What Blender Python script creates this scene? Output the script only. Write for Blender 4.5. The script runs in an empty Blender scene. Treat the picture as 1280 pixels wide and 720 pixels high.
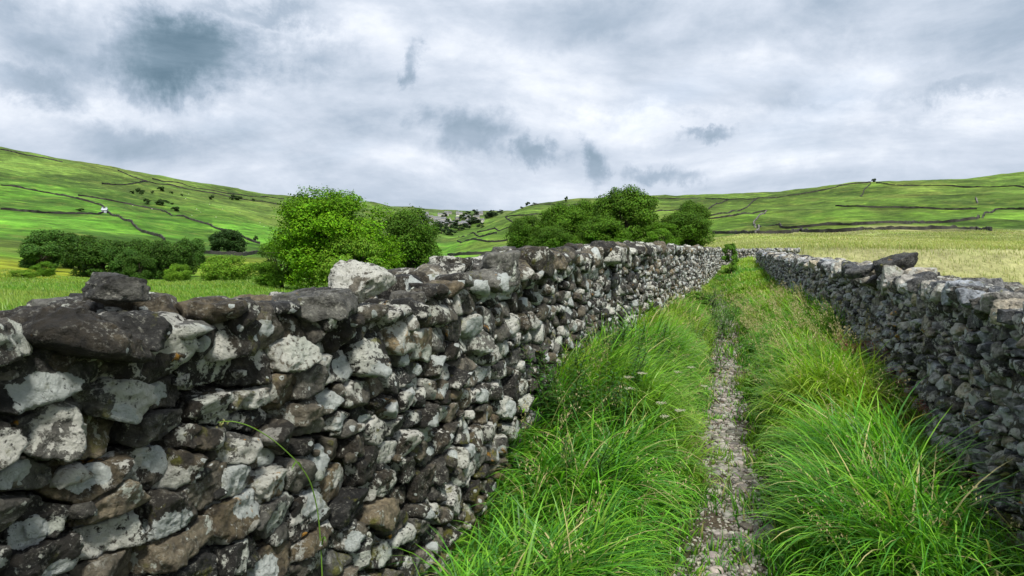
import bpy, math, random
import numpy as np
from mathutils import Vector, Matrix

random.seed(11)
RG = np.random.default_rng(11)
scene = bpy.context.scene
COL = scene.collection
F = 1280 * 24 / 36.0
HZ = 300.0
EYE = 1.6
PITCH = math.atan((360 - HZ) / F)

# ------------------------------------------------------------------ helpers
def lerp(a, b, t): return a + (b - a) * t
def sst(a, b, x):
    t = np.clip((x - a) / (b - a), 0, 1)
    return t * t * (3 - 2 * t)

def _hash(ix, iy, iz, seed):
    h = (ix.astype(np.int64) * 374761393 + iy.astype(np.int64) * 668265263 + iz.astype(np.int64) * 2147483647 + seed * 974634777) & 0xFFFFFFFF
    h = ((h ^ (h >> 13)) * 1274126177) & 0xFFFFFFFF
    h = ((h ^ (h >> 16)) * 2246822519) & 0xFFFFFFFF
    h = h ^ (h >> 15)
    return (h & 0xFFFFFF).astype(np.float64) / 0xFFFFFF * 2 - 1

def vnoise(x, y, z=None, seed=0):
    x = np.asarray(x, float); y = np.asarray(y, float)
    z = np.zeros_like(x) if z is None else np.asarray(z, float)
    xi, yi, zi = np.floor(x), np.floor(y), np.floor(z)
    fx, fy, fz = x - xi, y - yi, z - zi
    ux, uy, uz = [f * f * f * (f * (f * 6 - 15) + 10) for f in (fx, fy, fz)]
    r = 0
    for dx in (0, 1):
        for dy in (0, 1):
            for dz in (0, 1):
                w = (ux if dx else 1 - ux) * (uy if dy else 1 - uy) * (uz if dz else 1 - uz)
                r = r + w * _hash(xi + dx, yi + dy, zi + dz, seed)
    return r

def fbm(x, y, z=None, octv=4, seed=0, gain=0.5):
    r, a, f = 0, 1.0, 1.0
    for o in range(octv):
        r = r + a * vnoise(x * f + 13.7 * o, y * f - 7.1 * o, None if z is None else z * f + 3.3 * o, seed + o)
        a *= gain; f *= 2.03
    return r

def mesh_from(name, V, Fa, mat, cols=None, smooth=True, cname='col', loc=None):
    """V (n,3); Fa = list of (m,k) int arrays; cols (n,3|4) point colour."""
    if not isinstance(Fa, list): Fa = [Fa]
    Fa = [f for f in Fa if len(f)]
    me = bpy.data.meshes.new(name)
    V = np.asarray(V, np.float32)
    if loc is not None: V = V - np.asarray(loc, np.float32)
    me.vertices.add(len(V)); me.vertices.foreach_set('co', V.ravel())
    li = np.concatenate([f.ravel() for f in Fa]).astype(np.int32)
    tot = np.concatenate([np.full(len(f), f.shape[1], np.int32) for f in Fa])
    st = np.concatenate([[0], np.cumsum(tot)[:-1]]).astype(np.int32)
    me.loops.add(len(li)); me.loops.foreach_set('vertex_index', li)
    me.polygons.add(len(tot)); me.polygons.foreach_set('loop_start', st)
    try: me.polygons.foreach_set('loop_total', tot)
    except Exception: pass
    me.polygons.foreach_set('use_smooth', np.full(len(tot), smooth, bool))
    me.update(calc_edges=True)
    if cols is not None:
        c = np.ones((len(V), 4), np.float32); cols = np.asarray(cols); c[:, :cols.shape[1]] = cols
        at = me.color_attributes.new(name=cname, type='FLOAT_COLOR', domain='POINT')
        at.data.foreach_set('color', c.ravel())
    if mat is not None: me.materials.append(mat)
    return me

def obj(name, me, parent=None, loc=None):
    o = bpy.data.objects.new(name, me); COL.objects.link(o)
    if loc is not None: o.location = loc
    if parent is not None: o.parent = parent
    return o

def tag(o, label=None, cat=None, group=None, kind=None):
    if label: o['label'] = label
    if cat: o['category'] = cat
    if group: o['group'] = group
    if kind: o['kind'] = kind
    return o

def empty(name, loc, label=None, cat=None, group=None):
    o = bpy.data.objects.new(name, None); COL.objects.link(o); o.location = loc
    o.empty_display_size = 0.2
    return tag(o, label, cat, group)

class MB:
    def __init__(s): s.v = []; s.f = {}; s.c = []; s.n = 0
    def add(s, V, Fa, C=None):
        V = np.asarray(V, float)
        for f in (Fa if isinstance(Fa, list) else [Fa]):
            f = np.asarray(f)
            if len(f): s.f.setdefault(f.shape[1], []).append(f + s.n)
        s.v.append(V); s.n += len(V)
        if C is not None:
            C = np.asarray(C, np.float32)
            if C.ndim == 1: C = np.tile(C, (len(V), 1))
            s.c.append(C)
    def mesh(s, name, mat, smooth=True, loc=None, cname='col'):
        return mesh_from(name, np.concatenate(s.v), [np.concatenate(x) for x in s.f.values()], mat,
                         np.concatenate(s.c) if s.c else None, smooth, cname, loc)

# ------------------------------------------------------------------ node helpers
def new_mat(name):
    m = bpy.data.materials.new(name); m.use_nodes = True
    nt = m.node_tree; nt.nodes.clear()
    return m, nt
class NT:
    def __init__(s, nt): s.nt = nt
    def n(s, t, **kw):
        nd = s.nt.nodes.new(t)
        for k, v in kw.items(): setattr(nd, k, v)
        return nd
    def inp(s, sock, v):
        if isinstance(v, bpy.types.NodeSocket): s.nt.links.new(v, sock)
        elif isinstance(v, (tuple, list)) and len(v) == 3 and sock.type == 'RGBA': sock.default_value = (*v, 1)
        else: sock.default_value = v
    def math(s, op, a, b=0.0, c=0.0, clamp=False):
        nd = s.n('ShaderNodeMath', operation=op); nd.use_clamp = clamp
        for i, v in enumerate((a, b, c)): s.inp(nd.inputs[i], v)
        return nd.outputs[0]
    def vm(s, op, a, b=(0, 0, 0), sc=None):
        nd = s.n('ShaderNodeVectorMath', operation=op)
        s.inp(nd.inputs[0], a); s.inp(nd.inputs[1], b)
        if sc is not None: s.inp(nd.inputs['Scale'], sc)
        return nd.outputs['Value'] if op in ('DOT_PRODUCT', 'LENGTH', 'DISTANCE') else nd.outputs[0]
    def noise(s, vec, scale, detail=4, rough=0.5, dist=0.0, out='Fac', typ=None):
        nd = s.n('ShaderNodeTexNoise')
        if vec is not None: s.inp(nd.inputs['Vector'], vec)
        nd.inputs['Scale'].default_value = scale; nd.inputs['Detail'].default_value = detail
        nd.inputs['Roughness'].default_value = rough; nd.inputs['Distortion'].default_value = dist
        return nd.outputs[0 if out == 'Fac' else 1]
    def ramp(s, f, stops, interp='LINEAR'):
        nd = s.n('ShaderNodeValToRGB'); cr = nd.color_ramp; cr.interpolation = interp
        while len(cr.elements) < len(stops): cr.elements.new(0.5)
        for e, (p, c) in zip(cr.elements, stops):
            e.position = p; e.color = (*c, 1) if isinstance(c, (tuple, list)) else (c, c, c, 1)
        s.inp(nd.inputs[0], f); return nd.outputs[0]
    def mr(s, v, a, b, c=0.0, d=1.0, smooth=False):
        nd = s.n('ShaderNodeMapRange'); nd.clamp = True
        if smooth: nd.interpolation_type = 'SMOOTHSTEP'
        for i, x in enumerate((v, a, b, c, d)): s.inp(nd.inputs[i], x)
        return nd.outputs[0]
    def mix(s, f, a, b, mode='MIX'):
        nd = s.n('ShaderNodeMix', data_type='RGBA', blend_type=mode)
        s.inp(nd.inputs[0], f); s.inp(nd.inputs[6], a); s.inp(nd.inputs[7], b)
        return nd.outputs[2]
    def attr(s, name):
        nd = s.n('ShaderNodeAttribute', attribute_name=name); return nd
    def bump(s, h, strength, dist, nrm=None):
        nd = s.n('ShaderNodeBump'); nd.inputs['Strength'].default_value = strength
        nd.inputs['Distance'].default_value = dist; s.inp(nd.inputs['Height'], h)
        if nrm is not None: s.inp(nd.inputs['Normal'], nrm)
        return nd.outputs[0]
    def principled(s, col, rough=0.8, nrm=None, spec=0.3):
        p = s.n('ShaderNodeBsdfPrincipled'); s.inp(p.inputs['Base Color'], col)
        s.inp(p.inputs['Roughness'], rough); s.inp(p.inputs['Specular IOR Level'], spec)
        if nrm is not None: s.inp(p.inputs['Normal'], nrm)
        return p.outputs[0]
    def out(s, sh):
        o = s.n('ShaderNodeOutputMaterial'); s.nt.links.new(sh, o.inputs['Surface'])

# ------------------------------------------------------------------ materials
def stone_mat(name, lich, tint_a, tint_b, tint_c, light=1.0, cov=0.0):
    m, nt = new_mat(name); g = NT(nt)
    pos = g.n('ShaderNodeNewGeometry').outputs['Position']
    rid = g.attr('rid')
    sep = g.n('ShaderNodeSeparateColor'); g.inp(sep.inputs[0], rid.outputs['Color'])
    r1, r2, r3 = sep.outputs[0], sep.outputs[1], sep.outputs[2]
    off = g.vm('SCALE', rid.outputs['Vector'], sc=37.0)
    p = g.vm('ADD', pos, off)
    # strata-stretched base colour
    n1 = g.noise(p, 9, 9, 0.62, 0.4)
    n2 = g.noise(p, 34, 6, 0.6)
    fac = g.math('ADD', g.math('MULTIPLY', n1, 0.70), g.math('MULTIPLY', n2, 0.55))
    fac = g.math('SUBTRACT', fac, 0.09)
    fac = g.math('ADD', fac, g.math('MULTIPLY', g.math('SUBTRACT', r2, 0.5), 0.36))
    base = g.ramp(fac, [(0.30, tint_a), (0.50, tint_b), (0.66, tint_c), (0.86, tuple(min(1, c * 2.2) for c in tint_c))])
    warm = g.mix(g.mr(r3, 0.1, 1.0), (0.86, 0.98, 1.16), (1.12, 1.02, 0.80))
    base = g.mix(1.0, base, warm, 'MULTIPLY')
    # fine pale specks
    sp = g.mr(g.noise(p, 95, 5, 0.75), 0.54, 0.62)
    sp = g.math('MULTIPLY', sp, g.mr(g.noise(p, 14, 4, 0.6), 0.42, 0.58))
    base = g.mix(g.math('MULTIPLY', sp, 0.65), base, (0.36 * light, 0.36 * light, 0.31 * light))
    # crisp crustose lichen patches, amount varies from stone to stone
    warp = g.vm('ADD', p, g.vm('SCALE', g.noise(p, 40, 4, 0.6, out='Color'), sc=0.02))
    lf = g.noise(warp, 8.5, 10, 0.60, 0.25)
    lf = g.math('ADD', lf, g.math('MULTIPLY', g.math('SUBTRACT', g.noise(p, 48, 6, 0.7), 0.5), 0.42))
    thr = g.mr(r1, 0.0, 1.0, 0.72 - lich, 0.47 - lich)
    lm = g.mr(g.math('SUBTRACT', lf, thr), -0.006, 0.022)
    holes = g.mr(g.noise(p, 62, 5, 0.65), 0.36, 0.44)
    lm = g.math('MULTIPLY', lm, holes)
    vo = g.n('ShaderNodeTexVoronoi'); g.inp(vo.inputs['Vector'], g.vm('ADD', p, g.vm('SCALE', g.noise(p, 26, 5, 0.65, out='Color'), sc=0.035))); vo.inputs['Scale'].default_value = 11
    vs_ = g.n('ShaderNodeSeparateColor'); g.inp(vs_.inputs[0], vo.outputs['Color'])
    disc = g.mr(g.math('SUBTRACT', g.math('MULTIPLY', g.mr(vs_.outputs[0], 0.45, 1.0), 0.46), vo.outputs['Distance']), 0.0, 0.03)
    disc = g.math('MULTIPLY', disc, g.mr(r1, 0.25, 0.6))
    disc = g.math('MULTIPLY', disc, g.mr(g.noise(p, 120, 3, 0.6), 0.34, 0.42))
    lm = g.math('MAXIMUM', lm, disc)
    lc = g.mix(g.noise(p, 22, 6, 0.65), (0.30 * light, 0.305 * light, 0.26 * light), (0.80 * light, 0.80 * light, 0.735 * light))
    lc = g.mix(g.mr(g.noise(p, 4, 2), 0.45, 0.65), lc, g.mix(1.0, lc, (0.94, 1.0, 0.97), 'MULTIPLY'))
    base = g.mix(g.math('MULTIPLY', lm, 0.93), base, lc)
    # one broad smooth grey-green crust on some stones
    pm = g.math('ADD', rid.outputs['Alpha'], g.math('MULTIPLY', g.math('SUBTRACT', g.noise(p, 24, 8, 0.62), 0.5), 0.9))
    pm = g.math('MULTIPLY', g.mr(pm, 0.40, 0.425), g.mr(rid.outputs['Alpha'], 0.02, 0.15))
    pm = g.math('MULTIPLY', pm, g.mr(g.noise(p, 75, 4, 0.65), 0.33, 0.38))
    pc = g.mix(g.noise(p, 30, 6, 0.7), (0.30 * light, 0.34 * light, 0.33 * light), (0.62 * light, 0.66 * light, 0.63 * light))
    base = g.mix(g.math('MULTIPLY', pm, 0.95), base, pc)
    # ochre lichen
    om = g.mr(g.noise(p, 7, 5, 0.55), 0.685, 0.71)
    om = g.math('MULTIPLY', om, g.mr(g.noise(p, 80, 3), 0.38, 0.5))
    base = g.mix(om, base, (0.42, 0.21, 0.02))
    # moss low on the wall
    sx = g.n('ShaderNodeSeparateXYZ'); g.inp(sx.inputs[0], pos)
    low = g.mr(sx.outputs[2], 0.62, 0.12)
    mm = g.mr(g.math('ADD', g.noise(p, 10, 7, 0.65), g.math('MULTIPLY', low, 0.13)), 0.60, 0.68)
    mc = g.mix(g.noise(p, 120, 3), (0.03, 0.045, 0.006), (0.20, 0.19, 0.02))
    base = g.mix(g.math('MULTIPLY', mm, 0.8), base, mc)
    h = g.math('ADD', g.math('MULTIPLY', g.noise(p, 28, 10, 0.68), 1.0), g.math('MULTIPLY', lm, 0.07))
    nrm = g.bump(h, 1.0, 0.045)
    nrm = g.bump(g.noise(p, 170, 5, 0.7), 0.5, 0.003, nrm)
    rough = g.mix(lm, (0.62, 0.62, 0.62), (0.9, 0.9, 0.9))
    g.out(g.principled(base, rough, nrm, 0.35))
    return m

M_stone_l = stone_mat('stone lichened', 0.040, (0.007, 0.0065, 0.005), (0.030, 0.026, 0.020), (0.115, 0.100, 0.074), 0.95)
M_stone_r = stone_mat('stone grey', 0.0, (0.010, 0.010, 0.010), (0.075, 0.073, 0.070), (0.29, 0.28, 0.26), 0.80)

def core_mat():
    m, nt = new_mat('wall core rubble'); g = NT(nt)
    pos = g.n('ShaderNodeNewGeometry').outputs['Position']
    n = g.noise(pos, 14, 8, 0.6)
    g.out(g.principled(g.ramp(n, [(0.3, (0.006, 0.006, 0.005)), (0.7, (0.05, 0.045, 0.036))]), 0.9, g.bump(n, 1, 0.05)))  # near-black colour paints in the shade of the gaps between stones
    return m
M_core = core_mat()

def veg_mat(name, trans=0.35, rough=0.5, spec=0.25, tmul=(1.25, 1.15, 0.5)):
    m, nt = new_mat(name); g = NT(nt)
    c = g.attr('col').outputs['Color']
    p = g.principled(c, rough, None, spec)
    t = g.n('ShaderNodeBsdfTranslucent'); g.inp(t.inputs[0], g.mix(1.0, c, tmul, 'MULTIPLY'))
    mx = g.n('ShaderNodeMixShader'); mx.inputs[0].default_value = trans
    nt.links.new(p, mx.inputs[1]); nt.links.new(t.outputs[0], mx.inputs[2])
    g.out(mx.outputs[0]); return m
M_grass = veg_mat('grass blades', 0.42, 0.42, 0.35, (1.0, 1.15, 0.5))
M_leaf = veg_mat('tree leaves', 0.22, 0.6, 0.12)
M_herb = veg_mat('herb leaves', 0.30, 0.45, 0.3)

def flat_attr_mat(name, rough=0.85, bs=0.0, bscale=30):
    m, nt = new_mat(name); g = NT(nt)
    c = g.attr('col').outputs['Color']
    pos = g.n('ShaderNodeNewGeometry').outputs['Position']
    n = g.noise(pos, bscale, 7, 0.65)
    c = g.mix(1.0, c, g.mr(n, 0.25, 0.75, 0.6, 1.4), 'MULTIPLY')
    g.out(g.principled(c, rough, g.bump(n, 0.8, bs) if bs else None, 0.2)); return m
M_gravel = flat_attr_mat('gravel stone', 0.85, 0.004, 60)
M_bark = flat_attr_mat('bark', 0.9, 0.05, 5)
M_farwall = flat_attr_mat('far wall stone', 0.9, 0.15, 1.2)
M_house = flat_attr_mat('house masonry', 0.85, 0.0, 0.8)
M_fleece = flat_attr_mat('fleece', 0.9, 0.0, 8)

def terrain_mat():
    m, nt = new_mat('pasture grass'); g = NT(nt)
    c = g.attr('col').outputs['Color']
    pos = g.n('ShaderNodeNewGeometry').outputs['Position']
    ps = g.vm('MULTIPLY', pos, (1, 1, 3.0))
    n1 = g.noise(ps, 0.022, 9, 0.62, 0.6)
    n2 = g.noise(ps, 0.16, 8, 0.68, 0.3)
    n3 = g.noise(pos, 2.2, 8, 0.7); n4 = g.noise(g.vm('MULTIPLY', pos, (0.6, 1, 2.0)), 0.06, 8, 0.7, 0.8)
    k = g.math('MULTIPLY', g.mr(n1, 0.3, 0.7, 0.55, 1.45), g.mr(n2, 0.3, 0.7, 0.6, 1.4))  # dark swings of the broad tone also paint in some cloud shadow
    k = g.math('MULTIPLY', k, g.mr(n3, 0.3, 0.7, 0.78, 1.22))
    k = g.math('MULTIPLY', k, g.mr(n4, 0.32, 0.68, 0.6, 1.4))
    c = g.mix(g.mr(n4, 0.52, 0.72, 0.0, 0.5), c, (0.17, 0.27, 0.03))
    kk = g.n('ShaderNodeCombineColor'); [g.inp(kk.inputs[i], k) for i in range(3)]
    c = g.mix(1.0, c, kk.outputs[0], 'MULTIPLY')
    # straw coloured patches, and dark rushy ones doubling as painted cloud shadow
    st = g.mr(g.noise(ps, 0.05, 8, 0.7, 1.0), 0.53, 0.68)
    c = g.mix(g.math('MULTIPLY', st, 0.60), c, (0.19, 0.215, 0.05))
    rush_shade = g.mr(g.noise(g.vm('MULTIPLY', ps, (0.6, 1, 2.5)), 0.035, 10, 0.74, 0.5), 0.54, 0.68)
    c = g.mix(g.math('MULTIPLY', rush_shade, 0.65), c, (0.026, 0.055, 0.010))
    rk = g.mr(g.noise(pos, 0.55, 3, 0.8), 0.70, 0.73)
    c = g.mix(g.math('MULTIPLY', rk, 0.5), c, (0.26, 0.26, 0.22))
    nrm = g.bump(n3, 0.6, 0.25); nrm = g.bump(n2, 0.7, 2.2, nrm)
    g.out(g.principled(c, 0.9, nrm, 0.1)); return m
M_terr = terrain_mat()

def lane_mat():
    m, nt = new_mat('lane earth'); g = NT(nt)
    c = g.attr('col').outputs['Color']
    pos = g.n('ShaderNodeNewGeometry').outputs['Position']
    n = g.noise(pos, 22, 8, 0.7); n2 = g.noise(pos, 90, 5, 0.7)
    c = g.mix(1.0, c, g.mr(n, 0.3, 0.7, 0.55, 1.45), 'MULTIPLY')
    c = g.mix(g.math('MULTIPLY', g.mr(n2, 0.55, 0.66), 0.4), c, (0.26, 0.23, 0.18))
    g.out(g.principled(c, 0.9, g.bump(g.math('ADD', n, g.math('MULTIPLY', n2, 0.4)), 1, 0.03), 0.15)); return m
M_lane = lane_mat()

# ------------------------------------------------------------------ terrain heights
# columns: bearing (as x on a 1280 px frame) -> [(distance ahead m, line of sight y)]
COLS = {
 -900: [(20, 352), (60, 350), (100, 348), (160, 325), (240, 300), (400, 262), (560, 225), (760, 190), (900, 168), (1300, 185), (6000, 260)],
 -300: [(25, 360), (60, 356), (100, 348), (130, 334), (200, 312), (300, 290), (400, 264), (550, 232), (750, 198), (880, 176), (1300, 196), (6000, 262)],
 0: [(10, 398), (40, 372), (100, 350), (130, 336), (200, 316), (300, 295), (400, 270), (550, 241), (750, 205), (900, 185.5), (1300, 200), (6000, 262)],
 60: [(10, 398), (40, 374), (100, 352), (140, 342), (200, 326), (300, 301), (430, 272), (600, 243), (780, 212), (940, 195), (1300, 208), (6000, 262)],
 150: [(10, 398), (40, 376), (100, 354), (140, 350), (200, 336), (300, 312), (450, 283), (650, 250), (850, 225), (1050, 209.5), (1500, 222), (6000, 262)],
 220: [(10, 398), (40, 378), (100, 354), (140, 350), (200, 334), (300, 316), (450, 292), (680, 262), (900, 240), (1130, 223.5), (1600, 235), (6000, 262)],
 290: [(10, 398), (40, 380), (100, 352), (140, 347), (200, 332), (300, 319), (450, 301), (700, 274), (950, 252), (1230, 235), (1700, 245), (6000, 262)],
 400: [(10, 395), (40, 382), (80, 367), (140, 350), (250, 328), (400, 318), (650, 300), (900, 280), (1200, 262), (1500, 248.5), (2000, 257), (6000, 264)],
 470: [(10, 390), (40, 378), (80, 363), (140, 347), (300, 325), (600, 309), (1000, 289), (1400, 268), (1800, 252.5), (2500, 259), (6000, 264)],
 520: [(10, 390), (40, 372), (80, 358), (140, 343), (300, 325), (600, 312), (1000, 297), (1400, 283), (1800, 270), (2400, 259.5), (3200, 262), (6000, 265)],
 560: [(10, 390), (40, 362), (80, 350), (150, 334), (300, 319), (450, 309), (700, 305), (1100, 296), (1450, 284), (1800, 273), (2600, 264), (6000, 267)],
 600: [(10, 385), (40, 352), (80, 338), (150, 325), (300, 312), (500, 298), (700, 286), (850, 292), (1200, 291), (1500, 284), (1900, 272), (2700, 264.5), (6000, 268)],
 640: [(10, 380), (40, 345), (80, 332), (150, 320), (300, 305), (500, 285), (800, 264), (950, 268), (1500, 274), (2700, 264), (6000, 268)],
 665: [(10, 380), (40, 342), (80, 331), (150, 319), (300, 303), (500, 282), (820, 255), (1000, 260), (1500, 268), (3000, 266), (6000, 268)],
 700: [(10, 380), (40, 340), (80, 329), (150, 318), (300, 300), (500, 279), (850, 251.5), (1100, 255), (2500, 264), (6000, 268)],
 780: [(10, 380), (40, 336), (80, 324), (150, 314), (300, 298), (500, 277), (820, 255), (1000, 249), (1400, 254), (6000, 266)],
 860: [(10, 380), (40, 332), (80, 318), (150, 308), (300, 296), (500, 275), (800, 255), (1050, 244.5), (1500, 250), (6000, 266)],
 930: [(10, 380), (40, 328), (70, 313), (110, 303), (160, 295), (300, 283), (500, 268), (800, 252), (1100, 241.5), (1600, 247), (6000, 266)],
 1010: [(10, 380), (40, 330), (70, 312), (110, 302), (160, 293), (300, 280), (480, 263), (720, 246), (950, 236), (1400, 243), (6000, 264)],
 1060: [(10, 380), (40, 331), (70, 312), (110, 302), (160, 292), (300, 278), (470, 260), (680, 242), (880, 228), (1400, 238), (6000, 262)],
 1110: [(10, 378), (40, 332), (70, 313), (110, 302), (160, 291.5), (300, 275), (450, 258), (650, 240), (850, 225), (1300, 232), (6000, 262)],
 1200: [(10, 376), (40, 333), (70, 314), (110, 302), (160, 291), (300, 270), (450, 254), (640, 237), (830, 223), (1300, 230), (6000, 260)],
 1285: [(10, 376), (40, 334), (70, 315), (110, 302), (160, 290), (300, 266), (500, 241), (800, 216.5), (1300, 225), (6000, 258)],
 1700: [(10, 376), (40, 336), (70, 318), (110, 304), (160, 288), (300, 262), (500, 228), (800, 203), (1300, 215), (6000, 255)],
 2200: [(10, 376), (40, 338), (70, 322), (110, 308), (160, 290), (300, 262), (500, 228), (800, 200), (1300, 215), (6000, 255)],
}
KX = np.arange(-900, 2201, 5.0)
KL = np.linspace(math.log(2.0), math.log(6000.0), 420)
def _table():
    ks = sorted(COLS); rows = []
    for k in ks:
        dd_ = np.array([a for a, b in COLS[k]], float)
        if k >= 560: dd_ = np.interp(dd_, [70, 110, 160, 300, 500, 850, 1300, 2500, 6000], [70, 170, 330, 500, 700, 1000, 1500, 2600, 6000])
        d = np.concatenate([[0.5, 3.0], dd_])
        z = np.concatenate([[0.0, 0.0], EYE + (HZ - np.array([b for a, b in COLS[k]], float)) * dd_ / F])
        z[2] = min(z[2], 0.25) if COLS[k][0][0] <= 10 else z[2]
        rows.append(np.interp(np.exp(KL), d, z))
    rows = np.array(rows)
    T = np.empty((len(KX), len(KL)))
    for j in range(len(KL)):
        T[:, j] = np.interp(KX, ks, rows[:, j])
    for _ in range(3):
        T[:, 1:-1] = (T[:, :-2] + 2 * T[:, 1:-1] + T[:, 2:]) / 4
    for _ in range(4):
        T[1:-1] = (T[:-2] + 2 * T[1:-1] + T[2:]) / 4
    return T
TAB = _table()

# lane lines (metres)
def XL(Y): return -1.44 + 0.351 * Y + 0.0 * Y
def XR(Y): return 1.51 + 0.307 * Y
def XP(Y):
    Y = np.asarray(Y, float)
    return np.interp(Y, [-6, 3.25, 5.2, 7.5, 10.5, 17, 26, 36], [-1.9, 1.09, 1.66, 2.36, 3.34, 5.13, 8.1, 11.0]) + 0.03 * np.sin(Y * 1.7)

def lane_h(X, Y):
    d = np.abs(X - XP(Y))
    side = np.where(X < XP(Y), lerp(0.06, 0.26, sst(2.6, 4.6, Y)), lerp(0.03, 0.19, sst(3.2, 5.6, Y)))
    h = side * sst(0.16, 0.95, d) + 0.10 * sst(0.9, 1.6, d) * sst(3.0, 5.0, Y)
    h = h + 0.030 * fbm(X * 1.8, Y * 1.8, None, 3, 5) + 0.009 * fbm(X * 9, Y * 9, None, 3, 8)
    return h + 0.30 * sst(8, 34, Y)
def lane_w(X, Y):
    """1 between the walls, 0 outside"""
    w = sst(-0.45, -0.15, X - XL(Y)) * sst(0.45, 0.15, X - XR(Y) + 0.0) if False else sst(-0.45, -0.15, X - XL(Y)) * (1 - sst(0.15, 0.45, X - XR(Y)))
    return w * (1 - sst(31, 38, Y)) * sst(-8, -6, Y)

def H0(X, Y):
    X = np.asarray(X, float); Y = np.asarray(Y, float)
    r = np.hypot(X, Y)
    Ye = np.maximum(Y, r * 0.45)
    key = np.clip(640 + F * X / np.maximum(Ye, 1e-3), -899, 2199)
    u = (key - KX[0]) / 5.0; i = np.clip(u.astype(int), 0, len(KX) - 2); fu = u - i
    v = np.clip((np.log(np.maximum(Ye, 2.0)) - KL[0]) / (KL[1] - KL[0]), 0, len(KL) - 1.001)
    j = v.astype(int); fv = v - j
    z = (TAB[i, j] * (1 - fu) + TAB[i + 1, j] * fu) * (1 - fv) + (TAB[i, j + 1] * (1 - fu) + TAB[i + 1, j + 1] * fu) * fv
    z = z + sst(180, 450, r) * (3.4 * fbm(X / 110, Y / 130, None, 3, 21) + 2.0 * (0.4 - np.abs(fbm(X / 60, Y / 95, None, 3, 31))))
    z = z + sst(5, 60, r) * 0.10 * fbm(X / 9, Y / 9, None, 3, 41)
    return z
def H(X, Y):
    X = np.asarray(X, float); Y = np.asarray(Y, float)
    z = H0(X, Y); w = lane_w(X, Y)
    return z * (1 - w) + lane_h(X, Y) * w

def ray(px, py):
    c, s = math.cos(PITCH), math.sin(PITCH)
    a = (px - 640) / F; b = (360 - py) / F
    return np.array([a, c + b * s, -s + b * c])
def at(px, py, Y):
    d = ray(px, py); k = Y / d[1]
    return np.array([0, 0, EYE]) + d * k
def hit(px, py, y0=30.0, y1=4000.0):
    d = ray(px, py); k = np.exp(np.linspace(math.log(y0), math.log(y1), 3000)) / d[1]
    X = d[0] * k; Y = d[1] * k; Z = EYE + d[2] * k
    below = np.nonzero(Z < H(X, Y))[0]
    i = below[0] if len(below) else None
    if i is None:   # grazes the skyline: take closest
        i = int(np.argmin((Z - H(X, Y)) / Y))
    return np.array([X[i], Y[i], float(H(X[i], Y[i]))])

def terrain_col(X, Y):
    n = len(X); r = np.hypot(X, Y)
    key = 640 + F * X / np.maximum(Y, r * 0.3)
    col = np.tile(np.array([0.085, 0.205, 0.016]), (n, 1))
    def mixc(w, c):
        nonlocal col
        col = col * (1 - w[:, None]) + np.array(c) * w[:, None]
    wob = 30 * fbm(X / 60, Y / 60, None, 3, 51)
    # left hill: deeper green with height ; valley floor yellow green
    left = 1 - sst(520, 640, key)
    mixc(left * sst(180, 420, r + wob), (0.072, 0.185, 0.018))
    mixc(left * sst(650, 950, r + wob), (0.070, 0.120, 0.022))
    mixc((1 - sst(60, 150, key + wob)) * sst(105, 130, r) * (1 - sst(190, 250, r)), (0.22, 0.26, 0.02))
    mixc(sst(230, 260, key) * (1 - sst(330, 350, key)) * sst(150, 170, r) * (1 - sst(270, 300, r)), (0.17, 0.235, 0.02))
    # right hill
    right = sst(560, 640, key)
    mixc(right * sst(150, 200, r), (0.088, 0.175, 0.020))
    mixc(right * sst(600, 900, r + wob * 2), (0.088, 0.155, 0.024))
    gold = sst(800, 900, key) * (1 - sst(310, 345, Y + 0.6 * wob)) * sst(4, 8, r)
    mixc(gold, (0.40, 0.40, 0.19))
    mixc(gold * sst(-0.15, 0.4, fbm(X / 25, Y / 45, None, 4, 61)), (0.25, 0.31, 0.08))
    # dark improved-grass band on the right
    band = sst(940, 990, key) * (1 - sst(1190, 1260, key)) * sst(520, 545, Y + wob) * (1 - sst(640, 660, Y + wob))
    mixc(0.7 * band, (0.06, 0.115, 0.014))
    mixc(sst(1700, 2400, r) * 0.7, (0.055, 0.085, 0.035))
    # individual enclosures get slightly different sward
    cell = _hash(np.floor((X * 0.8 + Y * 0.35) / 95), np.floor((Y - 0.2 * X) / 120), np.zeros(n), 77)
    col *= (1 + 0.14 * 2.0 * cell * sst(200, 300, r))[:, None]
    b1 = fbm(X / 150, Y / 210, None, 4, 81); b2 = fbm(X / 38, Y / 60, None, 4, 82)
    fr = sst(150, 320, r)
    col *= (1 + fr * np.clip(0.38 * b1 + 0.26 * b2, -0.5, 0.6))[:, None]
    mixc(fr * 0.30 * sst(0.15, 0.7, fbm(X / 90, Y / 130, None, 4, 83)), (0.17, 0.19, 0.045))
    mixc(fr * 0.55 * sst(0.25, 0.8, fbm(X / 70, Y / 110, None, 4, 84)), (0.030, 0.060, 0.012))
    w = lane_w(X, Y)
    col = col * (1 - w[:, None]) + np.array([0.045, 0.07, 0.012]) * w[:, None]
    return np.clip(col, 0.004, 1)

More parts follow.
